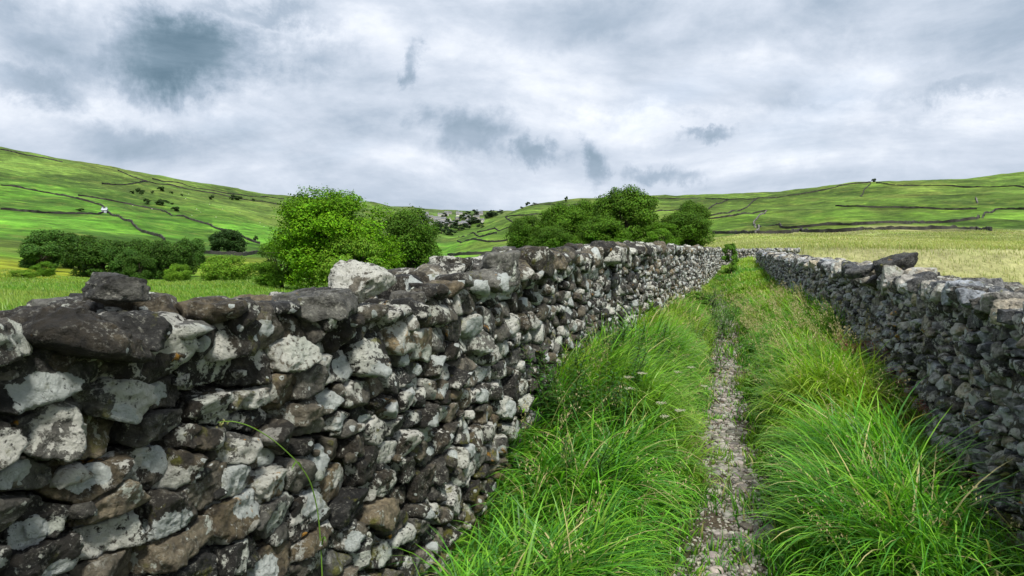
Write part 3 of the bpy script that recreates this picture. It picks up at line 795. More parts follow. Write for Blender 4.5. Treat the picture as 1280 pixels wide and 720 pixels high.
GREENS = np.array([[0.090, 0.29, 0.020], [0.125, 0.34, 0.024], [0.050, 0.21, 0.030], [0.17, 0.36, 0.035], [0.038, 0.155, 0.024]])
def lane_grass():
    rng = np.random.default_rng(33); mb = MB()
    def clumpy(n, y0, y1, dens_pow, hmin, hmax, wmul, segs, tall):
        # candidates
        Y = y0 + (y1 - y0) * rng.uniform(0, 1, n) ** dens_pow
        T = rng.uniform(0, 1, n)
        X = XL(Y) - 0.02 + (XR(Y) - XL(Y) + 0.04) * T
        dp = X - XP(Y); ad = np.abs(dp)
        ad_e = ad + 0.10 * fbm(X * 3, Y * 3, None, 2, 91)
        far = sst(11, 20, Y)
        if tall:
            ad_e = ad_e - 0.13 * (dp > 0)
            keep = rng.uniform(0, 1, n) < np.maximum(sst(0.20 + 0.07 * (1 - sst(3, 7, Y)), 0.42 + 0.06 * (1 - sst(3, 7, Y)), ad_e) * (1 - 0.25 * far), 0.0)
            keep &= (vnoise(X * 4.5, Y * 4.5, None, 92) + vnoise(X * 11, Y * 11, None, 93) * 0.5) > -0.42
        else:
            keep = rng.uniform(0, 1, n) < np.maximum(sst(0.12, 0.30, ad_e), np.maximum(0.05 + 0.3 * sst(0.3, 0.6, vnoise(X * 4, Y * 3, None, 94)), 0.85 * far))
        X, Y, ad, dp = X[keep], Y[keep], ad[keep], dp[keep]; m = len(X)
        # tussock ids
        cell = 0.19; 
        jx = _hash(np.floor(X / cell), np.floor(Y / cell), np.zeros(m), 1); jy = _hash(np.floor(X / cell), np.floor(Y / cell), np.zeros(m), 2)
        cxx = (np.floor(X / cell) + 0.5 + 0.35 * jx) * cell; cyy = (np.floor(Y / cell) + 0.5 + 0.35 * jy) * cell
        pull = 0.45 if tall else 0.1
        X = X + (cxx - X) * pull * rng.uniform(0, 1, m); Y = Y + (cyy - Y) * pull * rng.uniform(0, 1, m)
        outward = np.arctan2(Y - cyy, X - cxx)
        # prevailing lay: left verge leans to the path, right verge leans left and towards the viewer
        lay = np.where(dp < 0, math.radians(-20), math.radians(205)) + 0.9 * fbm(X * 0.9, Y * 0.9, None, 2, 95)
        vx = 0.9 * np.cos(outward) + 0.9 * np.cos(lay) + rng.normal(0, 0.75, m); vy = 0.9 * np.sin(outward) + 0.9 * np.sin(lay) + rng.normal(0, 0.75, m)
        az = np.arctan2(vy, vx)
        wild = rng.uniform(0, 1, m) < 0.22; az = np.where(wild, rng.uniform(0, 6.283, m), az)
        hm = 0.5 + 0.5 * fbm(X * 1.3, Y * 1.3, None, 3, 96)
        h = (hmin + (hmax - hmin) * np.clip(hm, 0, 1)) * rng.uniform(0.55, 1.15, m)
        if tall: h *= 0.50 + 0.50 * sst(0.25, 0.75, ad)
        dl = X - XL(Y); dr = XR(Y) - X
        if tall:
            h *= 1 - 0.60 * (1 - sst(0.05, 0.40, dl)) * (1 - sst(3.4, 4.6, Y))
            h *= 1 - 0.62 * (1 - sst(0.05, 0.50, dr)) * (1 - sst(5.0, 9.0, Y))
            az = np.where((dl < 0.35) & (Y < 5), rng.normal(-0.2, 0.6, m), az)
            az = np.where((dr < 0.45) & (Y < 8), rng.normal(3.3, 0.6, m), az)
        h *= (1 - 0.25 * sst(10, 20, Y))
        # keep the wall faces visible
        B = np.stack([X, Y, lane_h(X, Y) - 0.01], 1)
        g = GREENS[rng.integers(0, 5, m)] * rng.uniform(0.75, 1.25, m)[:, None]
        yel = np.clip(0.24 + 0.9 * fbm(X * 0.8, Y * 0.8, None, 3, 97) + 0.1 + 0.35 * sst(6, 16, Y), 0, 1)[:, None]
        g = g * (1 - 0.5 * yel) + np.array([0.33, 0.40, 0.045]) * 0.5 * yel * (1 if tall else 0.8)
        dry = rng.uniform(0, 1, m) < (0.06 + 0.03 * sst(8, 16, Y) + 0.04 * (ad < 0.4))
        g[dry] = np.array([0.42, 0.38, 0.18]) * rng.uniform(0.7, 1.2, (dry.sum(), 1))
        c1 = g * rng.uniform(1.0, 1.45, m)[:, None] + np.array([0.02, 0.01, 0.0])
        th0 = np.abs(rng.normal(0.18, 0.16, m)); kap = np.abs(rng.normal(1.65 if tall else 0.8, 0.50, m))
        w = rng.uniform(0.0036, 0.0118, m) * wmul * (1 + Y / 9.0 * 0.8)
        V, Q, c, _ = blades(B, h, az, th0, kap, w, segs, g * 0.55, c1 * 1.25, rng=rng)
        mb.add(V, Q, c)
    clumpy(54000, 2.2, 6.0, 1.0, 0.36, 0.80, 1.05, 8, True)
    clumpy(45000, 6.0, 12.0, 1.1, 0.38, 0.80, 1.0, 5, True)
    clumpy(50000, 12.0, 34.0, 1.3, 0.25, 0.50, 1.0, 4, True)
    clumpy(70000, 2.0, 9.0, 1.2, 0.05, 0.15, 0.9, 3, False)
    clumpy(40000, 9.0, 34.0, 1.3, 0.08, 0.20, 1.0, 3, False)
    o = obj('verge_grass', mb.mesh('verge_grass', M_grass)); tag(o, 'long lush green grass drooping over both sides of the path between the walls', 'grass', kind='stuff')
lane_grass()

def seed_grass():
    rng = np.random.default_rng(44); mb = MB()
    n = 420
    Y = 2.6 + rng.uniform(0, 1, n) ** 1.4 * 9; T = rng.uniform(0.04, 0.96, n)
    half = np.arange(n) % 2 == 0
    Y = np.where(half, rng.uniform(5.5, 12, n), Y); T = np.where(half, rng.uniform(0.58, 0.95, n), T)
    X = XL(Y) + (XR(Y) - XL(Y)) * T; dp = X - XP(Y)
    k = np.abs(dp) > 0.35; X, Y, dp = X[k], Y[k], dp[k]; n = len(X)
    B = np.stack([X, Y, lane_h(X, Y)], 1)
    h = rng.uniform(0.5, 0.85, n); az = np.where(dp < 0, -0.3, 3.5) + rng.normal(0, 1.1, n)
    c0 = np.tile([0.18, 0.26, 0.04], (n, 1)); c1 = np.tile([0.45, 0.38, 0.21], (n, 1)) * rng.uniform(0.8, 1.2, n)[:, None]
    V, Q, c, C = blades(B, h, az, rng.uniform(0.05, 0.3, n), rng.uniform(0.4, 1.2, n), 0.0022 * (1 + Y / 8), 8, c0, c1, rng=rng)
    mb.add(V, Q, c)
    # panicles: little lozenges around the top fifth
    m = 26
    base = C[:, -3][:, None, :] * (1 - np.linspace(0, 1, m)[None, :, None]) + C[:, -1][:, None, :] * np.linspace(0, 1, m)[None, :, None]
    spread = 0.022 * np.sin(np.linspace(0.15, 1, m) * math.pi)[None, :, None]
    P = (base + rng.normal(0, 1, (n, m, 3)) * spread).reshape(-1, 3)
    s = (0.0026 * (1 + np.repeat(Y, m) / 8))[:, None]
    ax = rng.normal(0, 1, P.shape); ax[:, 2] = np.abs(ax[:, 2]) + 1; ax /= np.linalg.norm(ax, axis=1)[:, None]
    bx = np.cross(ax, rng.normal(0, 1, P.shape)); bx /= np.linalg.norm(bx, axis=1)[:, None]
    V = np.stack([P - ax * s * 2, P + bx * s * .7, P + ax * s * 2, P - bx * s * .7], 1).reshape(-1, 3)
    Q = np.arange(len(V)).reshape(-1, 4)
    mb.add(V, Q, np.repeat(np.repeat(c1, m, 0), 4, 0))
    o = obj('seeding_grass', mb.mesh('seeding_grass', M_grass)); tag(o, 'thin straw-coloured flowering grass stalks rising over the lane verges', 'grass', kind='stuff')
seed_grass()

def field_grass():
    rng = np.random.default_rng(55)
    def patch(name, label, n, y0, y1, kx0, kx1, xmin, hr, cols, dry, wm, pw):
        Y = y0 * (y1 / y0) ** (rng.uniform(0, 1, n) ** pw); K = rng.uniform(kx0, kx1, n)
        X = (K - 640) / F * Y
        k = xmin(X, Y); X, Y = X[k], Y[k]; m = len(X)
        B = np.stack([X, Y, H(X, Y) - 0.02], 1)
        h = rng.uniform(*hr, m) * (1 + 0.35 * fbm(X / 4, Y / 4, None, 2, 71)); az = math.radians(190) + rng.normal(0, 0.9, m)
        cc = np.array(cols)[rng.integers(0, len(cols), m)]
        patchy = np.clip(0.5 + 0.9 * fbm(X / 7, Y / 12, None, 3, 73), 0, 1)[:, None]
        cc = cc * (1 - patchy * 0.5) + np.array(dry) * patchy * 0.5
        cc = cc * rng.uniform(0.7, 1.3, m)[:, None] * (1.22 if name == 'hay_grass' else 1.0)
        w = 0.006 * wm * (1 + Y / 7.0)
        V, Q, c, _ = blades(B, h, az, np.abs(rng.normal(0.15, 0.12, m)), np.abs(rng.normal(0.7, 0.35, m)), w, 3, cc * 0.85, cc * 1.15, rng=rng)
        o = obj(name, mesh_from(name, V, Q, M_grass, c)); tag(o, label, 'grass', kind='stuff')
    patch('hay_grass', 'tall golden hay grass standing in the field beyond the right wall', 150000, 7, 300, 850, 1380,
          lambda X, Y: (X > XR(Y) + 0.65) | (Y > 41), (0.35, 0.62), [(0.29, 0.32, 0.15), (0.20, 0.27, 0.06), (0.38, 0.35, 0.18), (0.17, 0.25, 0.045), (0.30, 0.26, 0.12)], (0.42, 0.42, 0.23), 0.8, 0.8)
    patch('meadow_grass', 'bright green meadow grass in the field beyond the left wall', 90000, 9, 130, -120, 560,
          lambda X, Y: (X < XL(Y) - 0.8), (0.20, 0.40), [(0.13, 0.27, 0.02), (0.17, 0.30, 0.03), (0.10, 0.24, 0.02), (0.24, 0.32, 0.05)], (0.25, 0.30, 0.05), 1.0, 0.7)
field_grass()

# ------------------------------------------------------------------ herbs
def leaf_strip(P, d, L, w, droop, col, mb, rng, segs=4):
    d = unit(d); side = np.cross(d, [0, 0, 1.0]); side = side / (np.linalg.norm(side) + 1e-6)
    t = np.linspace(0, 1, segs + 1)
    C = P + d * (L * t)[:, None] + np.array([0, 0, -1.0]) * (droop * L * t ** 2)[:, None]
    ww = w * np.sin(np.clip(t * 0.93 + 0.05, 0, 1) * math.pi) ** 0.8
    V = np.concatenate([C - side * ww[:, None] / 2, C + side * ww[:, None] / 2])
    q = np.array([[i, i + 1, segs + 2 + i, segs + 1 + i] for i in range(segs)])
    mb.add(V, q, col)

def tube(pts, rad, col, mb, sides=5):
    pts = np.asarray(pts, float); n = len(pts); rad = np.broadcast_to(rad, n)
    V = []
    for i in range(n):
        d = unit(pts[min(i + 1, n - 1)] - pts[max(i - 1, 0)]); a = unit(np.cross(d, [0.31, 0.17, 0.9] if abs(d[2]) < 0.95 else [1, 0, 0])); b = np.cross(d, a)
        for k in range(sides):
            an = 2 * math.pi * k / sides; V.append(pts[i] + rad[i] * (a * math.cos(an) + b * math.sin(an)))
    q = [[i * sides + k, i * sides + (k + 1) % sides, (i + 1) * sides + (k + 1) % sides, (i + 1) * sides + k] for i in range(n - 1) for k in range(sides)]
    mb.add(np.array(V), np.array(q), col)

def herb_proto(seed, h, leafL, leafW, col, nst=5, tip=None, reach=0.16, step=0.024):
    rng = np.random.default_rng(seed); st = MB(); lf = MB()
    for s in range(nst):
        az = rng.uniform(0, 6.28); lean = rng.uniform(0.05, reach); hh = h * rng.uniform(0.6, 1.0)
        b = np.array([rng.normal(0, 0.04), rng.normal(0, 0.04), -0.03])
        t = np.linspace(0, 1, 8)
        C = b + np.stack([np.cos(az) * lean * t ** 1.5 * 1.2, np.sin(az) * lean * t ** 1.5 * 1.2, hh * t], 1)
        tube(C, 0.0032 * (1.1 - t * 0.7), np.array(col) * 0.8 + [0.03, 0.0, 0], st, 4)
        n = int(hh / max(0.024, leafW * 0.55))
        for k in range(n):
            u = 0.12 + 0.88 * k / n; P = b + np.array([np.cos(az) * lean * u ** 1.5 * 1.2, np.sin(az) * lean * u ** 1.5 * 1.2, hh * u])
            la = k * 2.4 + rng.normal(0, 0.3); sz = (0.55 + 0.6 * math.sin(u * 2.6)) * (1 - 0.45 * u)
            for dd in (0, math.pi):
                c = np.array(col) * rng.uniform(0.75, 1.3)
                leaf_strip(P, [math.cos(la + dd), math.sin(la + dd), 0.55 + 0.5 * u], leafL * sz * rng.uniform(0.8, 1.15), leafW * sz, 0.5, c, lf, rng)
        if tip:
            P = C[-1]
            for q in range(26):
                v = P + rng.normal(0, 1, 3) * [0.02, 0.02, 0.012]
                e = 0.004; lf.add(np.array([[-e, 0, 0], [0, -e, 0], [e, 0, 0], [0, e, 0], [0, 0, e], [0, 0, -e]]) + v,
                       np.array([[0, 1, 4], [1, 2, 4], [2, 3, 4], [3, 0, 4], [1, 0, 5], [2, 1, 5], [3, 2, 5], [0, 3, 5]]), np.array(tip))
    return st.mesh('stem', M_herb), lf.mesh('leaves', M_herb)

def put_herbs(protos, spots, name, labf, cat, group):
    for i, (x, y, s) in enumerate(spots):
        z = float(lane_h(np.array([x]), np.array([y]))[0])
        r = empty(name, (x, y, z), labf(i), cat, group)
        r.rotation_euler = (0, 0, random.uniform(0, 6.28)); r.scale = (s, s, s)
        ms, ml = protos[i % len(protos)]
        obj('stem', ms, r); obj('foliage', ml, r)
H1 = [herb_proto(100 + k, 0.52, 0.085, 0.017, (0.040, 0.115, 0.016), 6) for k in range(4)]
rs = np.random.default_rng(5)
sp = []
for k in range(26):
    Y = rs.uniform(3.5, 6.6); sp.append((float(XL(Y)) + rs.uniform(0.16, 0.60), Y, rs.uniform(1.15, 1.6)))
put_herbs(H1, sp, 'leafy_weed', lambda i: 'dark green narrow-leaved weed in the clump at the foot of the lichened left wall', 'weed', 'leafy weeds at the foot of the left wall')
H2 = [herb_proto(200 + k, 0.42, 0.05, 0.026, (0.075, 0.18, 0.018), 7, reach=0.3) for k in range(3)]
sp = []
for k in range(20):
    Y = rs.uniform(7.5, 17); sp.append((float(XL(Y)) + rs.uniform(0.3, 1.1), Y, rs.uniform(1.0, 1.7)))
put_herbs(H2, sp, 'bushy_weed', lambda i: 'bushy mid-green weed in the verge under the farther left wall', 'weed', 'bushy weeds under the farther left wall')
H3 = [herb_proto(300 + k, 0.34, 0.045, 0.022, (0.14, 0.11, 0.03), 6, tip=(0.30, 0.10, 0.09), reach=0.22) for k in range(2)]
sp = []
for k in range(12):
    Y = rs.uniform(3.6, 7.2); sp.append((float(XR(Y)) - rs.uniform(0.10, 0.28), Y, rs.uniform(0.8, 1.3)))
put_herbs(H3, sp, 'reddish_weed', lambda i: 'small reddish brown weed at the foot of the right wall', 'weed', 'reddish weeds along the right wall')
H5 = [herb_proto(500 + k, 0.62, 0.06, 0.028, (0.07, 0.15, 0.016), 4, reach=0.12) for k in range(2)]
sp = []
for k in range(11):
    Y = [8.7, 9.6, 10.4, 11.5, 12.6, 13.8, 15.5, 18.0, 20.5, 24.0, 7.4][k]
    sp.append((float(XR(Y)) - rs.uniform(0.08, 0.22), Y, rs.uniform(0.9, 1.35)))
put_herbs(H5, sp, 'nettle', lambda i: 'upright green nettle growing along the foot of the right wall', 'nettle', 'nettles along the right wall')
H6 = [herb_proto(600 + k, 0.20, 0.15, 0.055, (0.085, 0.20, 0.02), 4, reach=0.25) for k in range(2)]
sp = []
for k in range(16):
    Y = rs.uniform(3.4, 9.5); left = k % 2
    sp.append((float(XP(Y)) + (-rs.uniform(0.35, 0.75) if left else rs.uniform(0.32, 0.8)), Y, rs.uniform(0.7, 1.3)))
put_herbs(H6, sp, 'dock_plant', lambda i: 'broad-leaved green weed among the long grass beside the footpath', 'weed', 'broad-leaved weeds beside the footpath')
# nettles behind the right wall standing over its top
for i, (px, Y, s) in enumerate([(1005, 15.2, 1.6), (1030, 13.4, 1.5), (1055, 12.1, 1.6), (985, 18.0, 1.5)]):
    x = (px - 640) / F * Y; z = float(H(np.array([x]), np.array([Y]))[0])
    r = empty('nettle', (x, Y, z), 'green nettle standing in the hay behind the right wall, its tip showing above', 'nettle', 'nettles behind the right wall')
    r.scale = (s, s, s * 1.5); ms, ml = H5[i % 2]; obj('stem', ms, r); obj('foliage', ml, r)

def umbel(seed):
    rng = np.random.default_rng(seed); st = MB(); heads = []
    for s in range(3):
        fl = MB()
        az = rng.uniform(0, 6.28); hh = rng.uniform(0.45, 0.62); t = np.linspace(0, 1, 7); ln = rng.uniform(0.05, 0.14)
        C = np.stack([np.cos(az) * ln * t ** 1.4, np.sin(az) * ln * t ** 1.4, hh * t], 1); tube(C, 0.003 * (1.2 - t * 0.6), (0.10, 0.20, 0.03), st, 4)
        top = C[-1]
        for k in range(9):
            a = k * 2.4; rr = 0.028 * math.sqrt((k + 0.3) / 9); e = top + np.array([math.cos(a) * rr, math.sin(a) * rr, 0.022])
            tube([top, e], 0.0008, (0.12, 0.2, 0.04), st, 3)
            for q in range(12):
                v = e + rng.normal(0, 1, 3) * [0.005, 0.005, 0.0025]; d = 0.0022
                fl.add(np.array([[-d, 0, 0], [0, -d, 0], [d, 0, 0], [0, d, 0], [0, 0, d * .7], [0, 0, -d * .7]]) + v,
                       np.array([[0, 1, 4], [1, 2, 4], [2, 3, 4], [3, 0, 4], [1, 0, 5], [2, 1, 5], [3, 2, 5], [0, 3, 5]]), np.array([0.62, 0.62, 0.5]))
        heads.append(fl.mesh('flower_head', M_herb))
    return st.mesh('stem', M_herb), heads
U = [umbel(1), umbel(2)]
for i, (px, py, Y, lab) in enumerate([(842, 625, 3.9, 'creamy white umbel flowers nodding beside the path, lowest in the left verge'), (808, 590, 4.3, 'whitish umbel flower stalks in the middle of the left verge grass'),
                      (862, 560, 4.9, 'small pale umbel flowers closest to the gravel on its left side')]):
    x = (px - 640) / F * Y; z = float(lane_h(np.array([x]), np.array([Y]))[0])
    r = empty('umbel_flower', (x, Y, z), lab, 'wildflower'); r.rotation_euler = (0, 0, i * 2.0)
    obj('stem', U[i % 2][0], r)
    for hm_ in U[i % 2][1]: obj('flower_head', hm_, r)

# arching grass stem in front of the left wall
def lone_stalk():
    pts_px = [(404, 760, 2.16), (402, 700, 2.14), (398, 640, 2.10), (388, 600, 2.05), (370, 575, 2.00), (340, 548, 1.92), (312, 532, 1.86), (290, 526, 1.82), (272, 528, 1.80)]
    P = np.array([at(*q) for q in pts_px]); 
    P = np.vstack([[P[0][0] + 0.03, P[0][1] + 0.05, 0.15], P])
    t = np.linspace(0, len(P) - 1, 60); C = np.stack([np.interp(t, range(len(P)), P[:, k]) for k in range(3)], 1)
    for _ in range(6): C[1:-1] = (C[:-2] + 2 * C[1:-1] + C[2:]) / 4
    st = MB(); tube(C, np.linspace(0.0026, 0.0011, 60), (0.20, 0.38, 0.05), st, 5)
    for k, s in ((30, 0.16), (14, 0.22)):
        leaf_strip(C[k], C[k + 4] - C[k] + np.array([0.02, -0.02, 0.02]), s, 0.006, 0.6, (0.10, 0.23, 0.02), st, None, 8)
    base = Vector(C[0])
    r = empty('grass_stalk', base, 'single long green grass stalk arching in front of the lichened left wall', 'grass stalk')
    obj('stem', st.mesh('stem', M_herb, loc=C[0]), r)
    sd = MB(); rng = np.random.default_rng(8)
    hd = C[-1]
    for k in range(46):
        u = k / 46; v = hd + (C[-1] - C[-8]) * (u * 0.9 - 0.5) + np.array([-0.02 * u, 0, -0.05 * u]) + rng.normal(0, 0.006, 3); e = 0.0022
        sd.add(np.array([[0, 0, e * 2.2], [e, 0, 0], [0, 0, -e * 2.2], [-e, 0, 0], [0, e, 0], [0, -e, 0]]) + v, np.array([[0, 1, 4], [1, 2, 4], [2, 3, 4], [3, 0, 4], [1, 0, 5], [2, 1, 5], [3, 2, 5], [0, 3, 5]]), (0.30, 0.30, 0.12))
    obj('seed_head', sd.mesh('seed_head', M_herb, loc=C[0]), r)
lone_stalk()

# ------------------------------------------------------------------ trees
def tree_meshes(seed, h, rw, nleaf, leaf, col, trunk_h=0.28, nclump=34, low=0.12, tone=0.35, vr=0.12):
    """tree of height h, crown half-width rw; returns trunk mesh, crown mesh, base at origin"""
    rng = np.random.default_rng(seed)
    cz0 = h * low; ch = h - cz0
    cl = []
    while len(cl) < nclump:
        u = rng.uniform(-1, 1, 3)
        if np.linalg.norm(u) > 1: continue
        rr = np.linalg.norm(u)
        if rr < 0.35: continue
        v_ = rng.uniform(-1, 1); a_ = rng.uniform(0, 6.283); q_ = rng.uniform(0.35, 1.0) ** 0.6
        wprof = math.sqrt(max(0.04, 1 - v_ * v_ * 0.93)) if v_ > 0 else 1 - 0.22 * v_ * v_
        u = np.array([math.cos(a_) * q_, math.sin(a_) * q_, v_ * (0.7 + 0.3 * q_ if v_ > 0 else 1)])
        rr = q_
        lump = 1 + vr * math.sin(3 * math.atan2(u[1], u[0]) + seed) 
        p = np.array([u[0] * rw * 0.82 * wprof * lump, u[1] * rw * 0.82 * wprof * lump, cz0 + ch * (0.5 + 0.43 * u[2])])
        cl.append((p, rng.uniform(0.20, 0.31) * rw * (1.1 - 0.2 * rr)))
    tr = MB(); bc = (0.06, 0.05, 0.038)
    t = np.linspace(0, 1, 7); th = h * trunk_h
    bend = np.stack([0.03 * h * np.sin(t * 2 + seed), 0.02 * h * np.sin(t * 3 + seed), th * t * 1.5 - 0.3], 1)
    r0 = h * 0.030
    tube(bend, r0 * (1.25 - 0.55 * t), bc, tr, 9)
    top = bend[-1]
    for p, r in cl[::2]:
        s = bend[rng.integers(3, 7)]; mid = lerp(s, p, 0.5) + np.array([0, 0, -0.05 * h]) + rng.normal(0, 0.02 * h, 3)
        tt = np.linspace(0, 1, 6)[:, None]; C = (1 - tt) ** 2 * s + 2 * tt * (1 - tt) * mid + tt ** 2 * p
        tube(C, r0 * 0.42 * (1.05 - 0.85 * tt[:, 0]), bc, tr, 5)
        for _ in range(2):
            q = p + rng.normal(0, 1, 3) * r * 0.6; tube([C[3], lerp(C[3], q, 0.5) + [0, 0, 0.1], q], [r0 * 0.16, r0 * 0.1, r0 * 0.04], bc, tr, 4)
    W = np.array([r ** 2 for _, r in cl]); W /= W.sum(); pick = rng.choice(len(cl), nleaf, p=W)
    Pc = np.array([p for p, _ in cl])[pick]; Rc = np.array([r for _, r in cl])[pick]
    d = rng.normal(0, 1, (nleaf, 3)); d /= np.linalg.norm(d, axis=1)[:, None]
    rad = rng.uniform(0.45, 1.0, nleaf) ** 0.55 * (1 + 0.38 * vnoise(d[:, 0] * 2.3 + Pc[:, 0], d[:, 1] * 2.3 + Pc[:, 1], d[:, 2] * 2.3 + Pc[:, 2], 5) + 0.22 * vnoise(d[:, 0] * 6 + Pc[:, 0], d[:, 1] * 6, d[:, 2] * 6 + Pc[:, 2], 6))
    P = Pc + d * (Rc * rad)[:, None] * np.array([1.12, 1.12, 0.85])
    keep = P[:, 2] > 0.05 * h * rng.uniform(0.2, 1.3, nleaf); P, d, pick = P[keep], d[keep], pick[keep]; n = len(P)
    cen = np.array([0, 0, cz0 + ch * 0.5]); out = P - cen; out /= np.linalg.norm(out, axis=1)[:, None]
    nr = d * 0.8 + out * 0.5 + np.array([0, 0, 0.5]) + rng.normal(0, 0.65, (n, 3)); nr /= np.linalg.norm(nr, axis=1)[:, None]
    a = np.cross(nr, rng.normal(0, 1, (n, 3))); a /= np.linalg.norm(a, axis=1)[:, None]; b = np.cross(nr, a)
    s = leaf * rng.uniform(0.6, 1.35, n)[:, None]
    V = np.stack([P - a * s * 0.62, P - b * s * 0.36 + nr * s * 0.1, P + a * s * 0.62, P + b * s * 0.36 + nr * s * 0.1], 1).reshape(-1, 3)
    ctone = 1 + tone * (rng.uniform(0, 1, len(cl)) - 0.5)
    c = np.array(col) * (ctone[pick] * rng.uniform(0.62, 1.4, n))[:, None]
    c[:, 0] *= rng.uniform(0.85, 1.25, n)
    cm = mesh_from('crown', V, np.arange(4 * n).reshape(-1, 4), M_leaf, np.repeat(c, 4, 0), smooth=False)
    return tr.mesh('trunk', M_bark), cm

BRIGHT = (0.096, 0.235, 0.006); MID = (0.064, 0.150, 0.010); DARK = (0.036, 0.088, 0.010); LIME = (0.12, 0.25, 0.018)
protos = {
 'big': tree_meshes(1, 12, 5.6, 60000, 0.19, BRIGHT, nclump=84, low=0.03, tone=0.6),
 'mid': tree_meshes(2, 10, 4.2, 32000, 0.19, (0.080, 0.190, 0.012), nclump=62, low=0.03, tone=0.5),
 'oak': tree_meshes(3, 11, 5.2, 34000, 0.23, MID, nclump=62, low=0.03, tone=0.5),
 'oakb': tree_meshes(7, 10, 5.4, 30000, 0.23, (0.056, 0.132, 0.010), nclump=60, low=0.02, tone=0.5),
 'dark': tree_meshes(4, 9, 5.6, 18000, 0.32, DARK, nclump=46, low=0.0, tone=0.5),
 'darkb': tree_meshes(8, 9, 5.0, 16000, 0.32, (0.048, 0.118, 0.018), nclump=44, low=0.0, tone=0.5),
 'lime': tree_meshes(5, 6, 4.6, 15000, 0.22, LIME, nclump=34, low=0.0),
 'round': tree_meshes(6, 9, 6.2, 9000, 0.50, (0.024, 0.060, 0.012), nclump=60, low=0.05, tone=0.15, vr=0.03),
}
PH = {'big': (12, 5.6), 'mid': (10, 4.2), 'oak': (11, 5.2), 'oakb': (10, 5.4), 'dark': (9, 5.6), 'darkb': (9, 5.0), 'lime': (6, 4.6), 'round': (9, 6.2)}
def put_tree(name, kind, px, ptop, pbase, Y, wpx, label, cat='tree', group=None):
    """place a real tree at depth Y: top and width as it stands in the view, foot on the ground"""
    x = (px - 640) / F * Y; z = float(H(np.array([x]), np.array([Y]))[0])
    topz = EYE + (HZ - ptop) * Y / F; hh = topz - z
    ph, pr = PH[kind]; sz = hh / ph; sw = (wpx / 2 * Y / F) / (pr * 0.93)
    r = empty(name, (x, Y, z), label, cat, group); r.scale = (sw, sw, sz); r.rotation_euler = (0, 0, random.uniform(0, 6.28))
    m = protos[kind]; obj('trunk', m[0], r); obj('crown', m[1], r)
    return r
TG1, TG2, TG3 = 'trees in the valley beyond the left meadow', 'bright trees rising behind the left wall', 'trees behind the farther left wall'
T = 'broadleaf_tree'
put_tree(T, 'big', 422, 231, 365, 80, 150, 'tallest bright green tree rising behind the left wall, next to the white wedge stone', group=TG2)
put_tree(T, 'mid', 350, 298, 350, 84, 62, 'low bright tree at the left foot of the tallest green tree', group=TG2)
put_tree(T, 'lime', 440, 296, 365, 74, 90, 'short lime-green tree in front of the tallest bright tree', group=TG2)
put_tree(T, 'oakb', 512, 261, 350, 92, 88, 'rounded green tree just right of the tallest bright tree', group=TG2)
put_tree(T, 'oakb', 658, 270, 325, 120, 56, 'smallest tree at the left end of the clump behind the farther wall', group=TG3)
put_tree(T, 'oak', 705, 254, 325, 118, 70, 'dark tree second from the left in the clump behind the farther wall', group=TG3)
put_tree(T, 'oak', 735, 250, 325, 126, 60, 'dark green tree hidden behind the left shoulder of the tallest tree of the farther clump', group=TG3)
put_tree(T, 'oak', 780, 233, 325, 122, 84, 'tallest dark green tree of the clump behind the farther wall', group=TG3)
put_tree(T, 'mid', 826, 276, 325, 105, 44, 'small paler green tree between the tall dark tree and the round one beside the shrub', group=TG3)
put_tree(T, 'oakb', 862, 252, 320, 124, 50, 'dark upper tree at the back right end of the farther clump', group=TG3)
put_tree(T, 'oakb', 855, 264, 320, 112, 74, 'round-headed tree at the right end of the farther clump above the wall', group=TG3)
put_tree(T, 'oakb', 690, 282, 325, 108, 60, 'low dark tree filling the foot of the farther clump on its left', group=TG3)
put_tree(T, 'oak', 752, 270, 325, 108, 74, 'low broad dark tree filling the foot of the farther clump below its tallest', group=TG3)
for k, (px, pt, Y, w, kd, lab) in enumerate([
  (68, 285, 165, 60, 'darkb', 'mid-dark tree high at the left of the valley belt'),
  (98, 292, 175, 44, 'dark', 'dark tree peeping above the valley belt behind the leftmost one'),
  (52, 303, 148, 52, 'darkb', 'leftmost dark green tree of the valley belt'),
  (128, 299, 142, 76, 'dark', 'largest blackish tree in the left half of the valley belt'),
  (152, 306, 138, 48, 'darkb', 'dark tree against the right flank of the largest blackish valley tree'),
  (182, 299, 165, 50, 'dark', 'dark tree in the middle back of the valley belt'),
  (212, 301, 145, 64, 'dark', 'broad dark tree at the right end of the valley belt'),
  (240, 296, 190, 36, 'darkb', 'small mid-green tree behind the right end of the valley belt'),
  (175, 318, 134, 40, 'dark', 'low dark tree in front of the middle of the valley belt')]):
    put_tree(T, kd, px, pt, 348, Y, w, lab, group=TG1)
put_tree(T, 'round', 285, 288, 317, 300, 46, 'lone blackish round-crowned tree on the yellow-green valley field', group=None)
put_tree('bush', 'lime', 282, 319, 350, 105, 66, 'bright lime-green bush right of the valley belt, above the left wall', 'bush')
put_tree('bush', 'lime', 222, 330, 350, 112, 34, 'low bright green bush at the right foot of the valley belt', 'bush')
put_tree('bush', 'mid', 55, 326, 350, 118, 26, 'small dark green bush on the yellow slope far left', 'bush')
put_tree('bush', 'lime', 28, 337, 350, 108, 34, 'pale blossoming low bush at the far left above the wall', 'bush')

